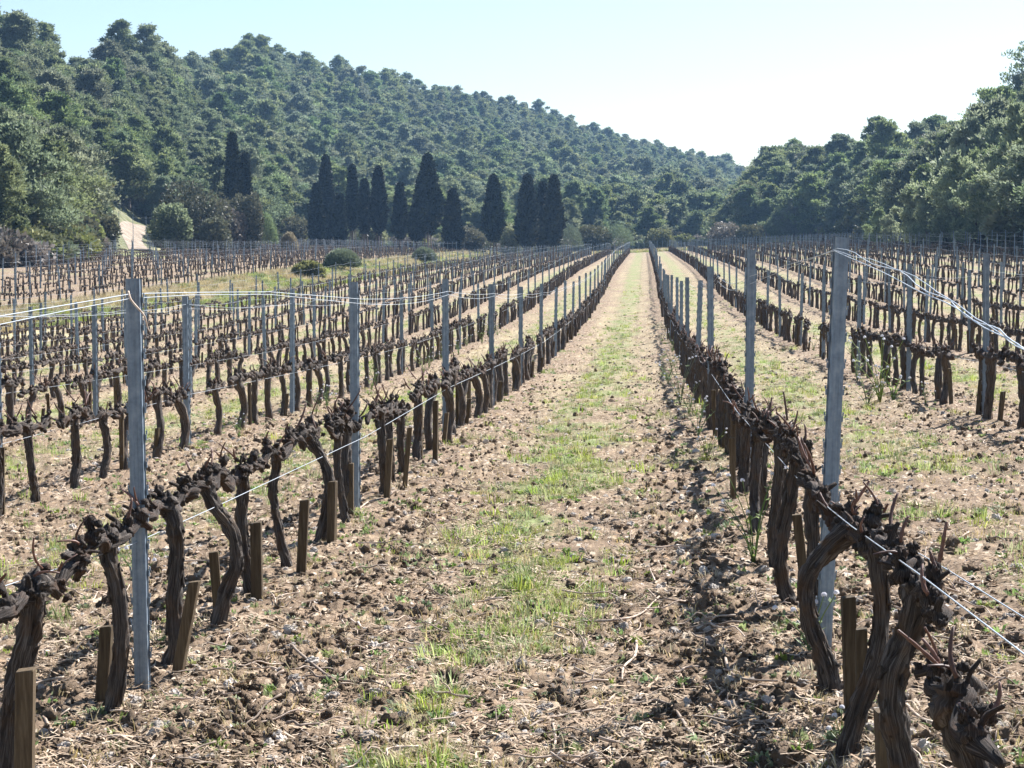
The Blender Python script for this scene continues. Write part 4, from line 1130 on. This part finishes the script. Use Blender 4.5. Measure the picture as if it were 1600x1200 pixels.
for lst, nm in ((sideL, 'left'), (sideR, 'right')):
    lst.sort(key=lambda i: gy[i]); belt = 18
    for b in range(0, len(lst), belt):
        grp = sorted(lst[b:b + belt], key=lambda i: tpx[i])
        for k, i in enumerate(grp):
            s_ = scl[i]
            t = thing('pine_tree', f"grey-green pine, {ordn(k + 1)} from the left in the {ordn(b // belt + 1)} belt up the {nm} wooded slope", 'pine tree', (gx[i], gy[i], gzv[i]), RND.uniform(0, 6.28), f'pines on the {nm} wooded slope', scale=(s_ * 1.22, s_ * 1.22, s_ * RND.uniform(.88, 1.05)))
            v = PV[RND.randrange(6)]
            obj('trunk', v[0], t); obj('crown', v[1], t)
ri = order[NP:]; n = len(ri); nearm = gy[ri] < 300
idx = np.where(nearm, R_.integers(0, 6, n), 6 + R_.integers(0, 5, n))
scatter('pine_wood', np.stack([gx, gy, gzv], -1)[ri], np.stack([R_.normal(0, .03, n), R_.normal(0, .03, n), R_.uniform(0, 6.28, n)], -1), np.stack([scl[ri] * 1.25, scl[ri] * 1.25, scl[ri] * R_.uniform(.82, 1.06, n)], -1), idx,
        [merged_tree('wood_pine_%d' % i, v) for i, v in enumerate(PV)] + [merged_tree('wood_pine_low_%d' % i, v) for i, v in enumerate(LOWP)], 'dense pine wood covering the hillsides farther up')

def place_tree(name, lab, cat, px_, y_, var, s, group=None, zoff=0, rz=None):
    x_ = (px_ - VPX) / F * y_
    t = thing(name, lab, cat, (x_, y_, gz(x_, y_) + zoff), RND.uniform(0, 6.28) if rz is None else rz, group, scale=s)
    for nm_, me in zip(('trunk', 'crown'), var): obj(nm_, me, t)
    return t
place_tree('pine_tree', 'sparse tall pine standing out above the wood at the right edge', 'pine tree', 1578, 225, SPP, 1.12, zoff=3.2)
for k, (p_, y_, s_) in enumerate([(1418, 158, 1.0), (1440, 150, .8), (1462, 152, 1.15), (1488, 146, 1.3), (1512, 142, 1.05), (1530, 148, 1.5), (1548, 138, 1.25), (1572, 134, 1.55), (1594, 132, 1.3), (1612, 128, 1.5), (1500, 155, 1.6), (1560, 150, 1.8), (1380, 172, .55), (1362, 175, .6)]):
    place_tree('young_pine', f"bright green bushy young pine, {ordn(sorted([1418,1440,1462,1488,1512,1530,1548,1572,1594,1612,1500,1560,1380,1362]).index(p_) + 1)} from the left before the right wood", 'pine tree', p_, y_, YP[k % 3], s_, 'young pines in front of the right wood')

def cypress_variant(seed, H, W, n=5200, base=.08, split=0):
    rg = np.random.default_rng(seed); cb = MB(); tb = MB()
    tb.add(*tube(resample(np.array([(0, 0, -.5), (0, 0, H * .3), (0, 0, H * .8)]), 8), np.linspace(.16, .04, 8), 7)[:3])
    for k in range(2 if base > .1 else 0):
        tb.add(*tube(resample(np.array([(.5 * (k * 2 - 1), .1, -.5), (.35 * (k * 2 - 1), 0, H * .15), (.1, 0, H * .4)]), 8), np.linspace(.1, .04, 8), 6)[:3])
    def prof(f): return W * (np.clip((f - base * .0) / .30, 0, 1) ** .55) * (np.clip(1 - f, 0, 1) ** .68) * 1.38
    f = rg.random(n) ** .9; a = rg.uniform(0, 6.28, n)
    lump = 1 + .16 * np.sin(a * 3 + f * 9 + seed) + .15 * np.sin(a * 5 - f * 17 + seed * 2) + .10 * np.sin(f * 31 + a * 2 + seed) + .10 * rg.normal(0, 1, n)
    r = prof(f) * lump * rg.uniform(.80, 1.02, n); z = H * (base + (1 - base) * f)
    P = np.stack([r * np.cos(a), r * np.sin(a), z], -1); D = np.stack([np.cos(a) * .35, np.sin(a) * .35, np.ones(n)], -1)
    tufts(cb, P, D, .55, rg, np.clip(.35 + .22 * np.sin(a * 5 - f * 17 + seed * 2) + .2 * rg.normal(0, 1, n), 0, 1), 3, .2)
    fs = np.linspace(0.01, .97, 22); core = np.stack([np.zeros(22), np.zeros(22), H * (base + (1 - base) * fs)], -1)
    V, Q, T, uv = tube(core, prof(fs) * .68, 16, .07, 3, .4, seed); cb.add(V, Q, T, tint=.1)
    return tb.mesh('trunk', M['pbark']), cb.mesh('crown', M['cypress'], False)
# (px, base y px, top y px, width px, distance, trunk shows, label)
CY = [(359, 300, 213, 30, 203, .04, 'dark twin-topped cypress high on the left, standing apart on the slope'),
      (379, 300, 245, 22, 204, .04, 'smaller cypress leaning against the one standing apart on the slope'),
      (507, 364, 247, 30, 236, .03, 'tall dark cypress, leftmost of the long line behind the vines'),
      (492, 362, 292, 26, 234, .02, 'low bushy cypress filling the left foot of the leftmost tall one'),
      (529, 362, 308, 20, 234, .02, 'short dark cypress at the right foot of the leftmost tall one'),
      (549, 362, 262, 19, 240, .16, 'thin ragged cypress right of the leftmost dark clump'),
      (568, 366, 285, 20, 238, .16, 'slim pale-brown cypress between two ragged ones'),
      (590, 368, 265, 27, 236, .14, 'full upright cypress left of the small brownish one'),
      (624, 370, 290, 23, 236, .12, 'small brownish cypress standing left of the biggest cypress'),
      (668, 374, 245, 46, 232, .13, 'biggest broad cypress in the middle of the line'),
      (650, 374, 320, 26, 231, .15, 'low shoulder cypress at the left side of the biggest one'),
      (707, 378, 300, 31, 228, .02, 'leaning cypress whose foliage reaches the ground beside the biggest'),
      (771, 382, 278, 33, 232, .13, 'lone pointed cypress between two gaps of the line'),
      (824, 382, 278, 35, 228, .07, 'broad cypress, left of the rightmost pair'),
      (848, 384, 290, 22, 232, .04, 'narrow cypress squeezed between the two broad right ones'),
      (865, 386, 279, 32, 224, .08, 'rightmost dark cypress at the end of the line')]
for k, (p_, by, ty, w_, y_, tr_, lab) in enumerate(CY):
    x_ = (p_ - VPX) / F * y_; zb = gz(x_, y_); ztop = world_at(p_, ty, y_).z; H = ztop - zb
    v = cypress_variant(900 + k, H, (w_ / F * y_ / 2 - .24) * .93, 4200, tr_ * 1.5)
    t = thing('cypress_tree', lab, 'cypress', (x_, y_, zb), 0, 'dark cypresses behind the vineyard'); obj('trunk', v[0], t); obj('crown', v[1], t)
    print('cypress', p_, 'ground px', [round(float(q[0])) for q in to_px([(x_, y_, zb)])][:2], 'H', round(H, 1))

def bush_variant(seed, W, H, mat, n=3000, size=.28, spiky=False):
    rg = np.random.default_rng(seed); cb = MB(); tb = MB()
    for k in range(7):
        a = rg.uniform(0, 6.28); e = np.array([math.cos(a) * W * .3, math.sin(a) * W * .3, H * .6])
        tb.add(*tube(resample(np.array([(0, 0, -.3), e * .5, e]), 6), np.linspace(.06, .015, 6) * H / 3, 5)[:3])
    nl = 9 if not spiky else 1
    for k in range(nl):
        a = k * 2.4; rr = W * .5 * rg.uniform(.2, .62); c = np.array([rr * math.cos(a), rr * math.sin(a), H * rg.uniform(.3, .66)]); R3 = np.array([W * .26, W * .26, H * .30]) * rg.uniform(.8, 1.25)
        if spiky: c = np.array([0, 0, H * .25]); R3 = np.array([W * .5, W * .5, H * .75])
        m_ = n // nl; v = rg.normal(0, 1, (m_, 3)); v /= np.linalg.norm(v, axis=1)[:, None]
        if spiky: v[:, 2] = np.abs(v[:, 2])
        P = c + v * (rg.uniform(.5, 1.05, (m_, 1)) ** .6) * R3
        P[:, 2] = np.maximum(P[:, 2], .02)
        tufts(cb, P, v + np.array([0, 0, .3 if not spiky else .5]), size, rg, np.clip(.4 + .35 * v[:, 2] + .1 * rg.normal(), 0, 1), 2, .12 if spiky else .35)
    return tb.mesh('stem', M['pbark']), cb.mesh('foliage', mat, False)
BU = [(290, 372, 282, 122, 176, 'oak', 'large dark round holm oak beside the dirt track'),
      (264, 376, 314, 56, 168, 'pine', 'bright green young shrub in front of the large holm oak'),
      (325, 374, 336, 52, 170, 'oak', 'low holm oak at the right foot of the large one'),
      (345, 372, 305, 60, 180, 'greybush', 'bare grey-purple thicket right of the large holm oak'),
      (383, 374, 298, 48, 182, 'oak', 'yellowish round oak bush right of the grey thicket'),
      (408, 372, 335, 40, 186, 'broom', 'low green bush at the right end of the thicket'),
      (146, 380, 318, 50, 150, 'oak', 'squat dark bush just left of the dirt track'),
      (118, 384, 322, 60, 146, 'yshrub', 'yellow-green shrub left of the track bush'),
      (78, 386, 312, 60, 142, 'yshrub', 'yellow-green shrub mound below the silvery tree'),
      (35, 388, 308, 70, 138, 'oak', 'dark olive bush near the left edge below the pines'),
      (60, 340, 275, 60, 150, 'greybush', 'silvery grey bare-twigged tree at the left below the pines'),
      (15, 400, 345, 90, 132, 'greybush', 'dry brown scrub at the far left edge above the vines'),
      (455, 368, 330, 56, 238, 'oak', 'dark bush left of the cypress line'),
      (735, 384, 352, 60, 240, 'oak', 'dark low bush between two cypresses'),
      (572+10, 372, 352, 40, 242, 'yshrub', 'yellow-green shrub behind the slim cypress trunks'),
      (800, 382, 345, 40, 246, 'yshrub', 'pale yellow-green bush behind the cypress gap'),
      (885, 380, 350, 50, 262, 'broom', 'olive shrub just right of the rightmost cypress'),
      (925, 376, 350, 60, 268, 'oak', 'olive scrub mound below the wood, right of the cypresses'),
      (965, 376, 352, 50, 270, 'broom', 'low olive scrub left of the row end'),
      (1030, 376, 354, 44, 275, 'yshrub', 'small pale scrub beyond the end of the lane'),
      (1130, 374, 345, 60, 262, 'greybush', 'twiggy grey-green scrub beside the far track'),
      (1168, 372, 348, 50, 260, 'oak', 'dark scrub at the corner of the right wood'),
      (532, 425, 392, 54, 128, 'broom', 'round spiky grey-green broom bush on the grass bank'),
      (662, 407, 390, 34, 170, 'broom', 'smaller dark broom bush farther along the grass bank'),
      (480, 432, 418, 40, 112, 'yshrub', 'low yellow-green shrub on the bank before the broom'),
      (448, 380, 366, 22, 186, 'dry', 'small pale straw-coloured grass clump behind the upper block')]
for k, (p_, by, ty, w_, y_, kind, lab) in enumerate(BU):
    x_ = (p_ - VPX) / F * y_; zb = gz(x_, y_); ztop = world_at(p_, ty, y_).z; H = max(1.0, ztop - zb)
    mt = M['drygrass'] if kind == 'dry' else M[kind]
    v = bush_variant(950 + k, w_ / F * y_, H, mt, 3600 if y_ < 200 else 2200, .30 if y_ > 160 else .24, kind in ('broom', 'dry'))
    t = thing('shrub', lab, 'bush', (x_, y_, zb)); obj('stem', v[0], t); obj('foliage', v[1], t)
    print('bush', p_, [round(float(q[0])) for q in to_px([(x_, y_, zb)])][:2], 'want', by, 'H', round(H, 1))
# scrub along the wood's foot
n = 900; t_ = R_.random(n); uu = R_.uniform(-300, 1500, n)
fd = np.where(uu < 1165, np.interp(uu, LU, LF), np.interp(uu, RU, RF)) + R_.uniform(-4, 14, n)
xx = (uu - VPX) / F * fd; ok = ~((uu > 150) & (uu < 245)) & ((uu < 1165) | (xx > 25)); xx, fd, uu = xx[ok], fd[ok], uu[ok]
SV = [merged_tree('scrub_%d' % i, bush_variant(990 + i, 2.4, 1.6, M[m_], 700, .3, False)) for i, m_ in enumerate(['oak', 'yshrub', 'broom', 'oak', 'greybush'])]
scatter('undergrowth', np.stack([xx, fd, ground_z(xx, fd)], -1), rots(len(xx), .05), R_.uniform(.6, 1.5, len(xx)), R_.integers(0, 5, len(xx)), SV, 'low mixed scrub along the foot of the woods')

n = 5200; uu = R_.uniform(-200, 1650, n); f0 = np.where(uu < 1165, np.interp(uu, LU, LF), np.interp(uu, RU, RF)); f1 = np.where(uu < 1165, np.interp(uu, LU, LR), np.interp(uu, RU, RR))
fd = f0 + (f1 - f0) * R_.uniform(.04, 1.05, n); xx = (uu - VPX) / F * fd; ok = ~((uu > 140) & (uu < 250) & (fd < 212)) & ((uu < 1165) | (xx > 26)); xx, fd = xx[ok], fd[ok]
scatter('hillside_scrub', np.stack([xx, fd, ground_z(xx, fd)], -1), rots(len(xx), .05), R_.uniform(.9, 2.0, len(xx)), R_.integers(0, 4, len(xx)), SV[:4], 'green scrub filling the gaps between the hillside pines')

# dirt tracks
def tp(px_, y_): return ((px_ - VPX) / F * y_, y_)
strip('dirt_track', [tp(212, 172), tp(206, 180), tp(196, 187), tp(196, 194), tp(210, 200), tp(235, 204), tp(262, 205)], 2.3, 'pale dirt track climbing between the bushes on the left')
strip('far_dirt_track', [tp(985, 256), tp(1030, 259), tp(1080, 262), tp(1130, 268), tp(1150, 280)], 4.0, 'pale dirt track beyond the end of the rows')

# ---------------------------------------------------------------- the air
hz = MB(); Vb, Qb = sbox(-720, 620, -60, 1000, -9, 95); hz.add(Vb, Qb)
hm = bpy.data.materials.new('haze'); hm.use_nodes = True; HN = hm.node_tree.nodes; HN.remove(HN['Principled BSDF'])
pv = HN.new('ShaderNodeVolumePrincipled'); pv.inputs['Density'].default_value = .00021; pv.inputs['Color'].default_value = (.36, .62, 1.0, 1); pv.inputs['Anisotropy'].default_value = .2
hm.node_tree.links.new(pv.outputs[0], HN['Material Output'].inputs['Volume'])
ho = setting('haze', hz.mesh('haze', hm, False), 'stuff', 'thin blue haze hanging over the valley')
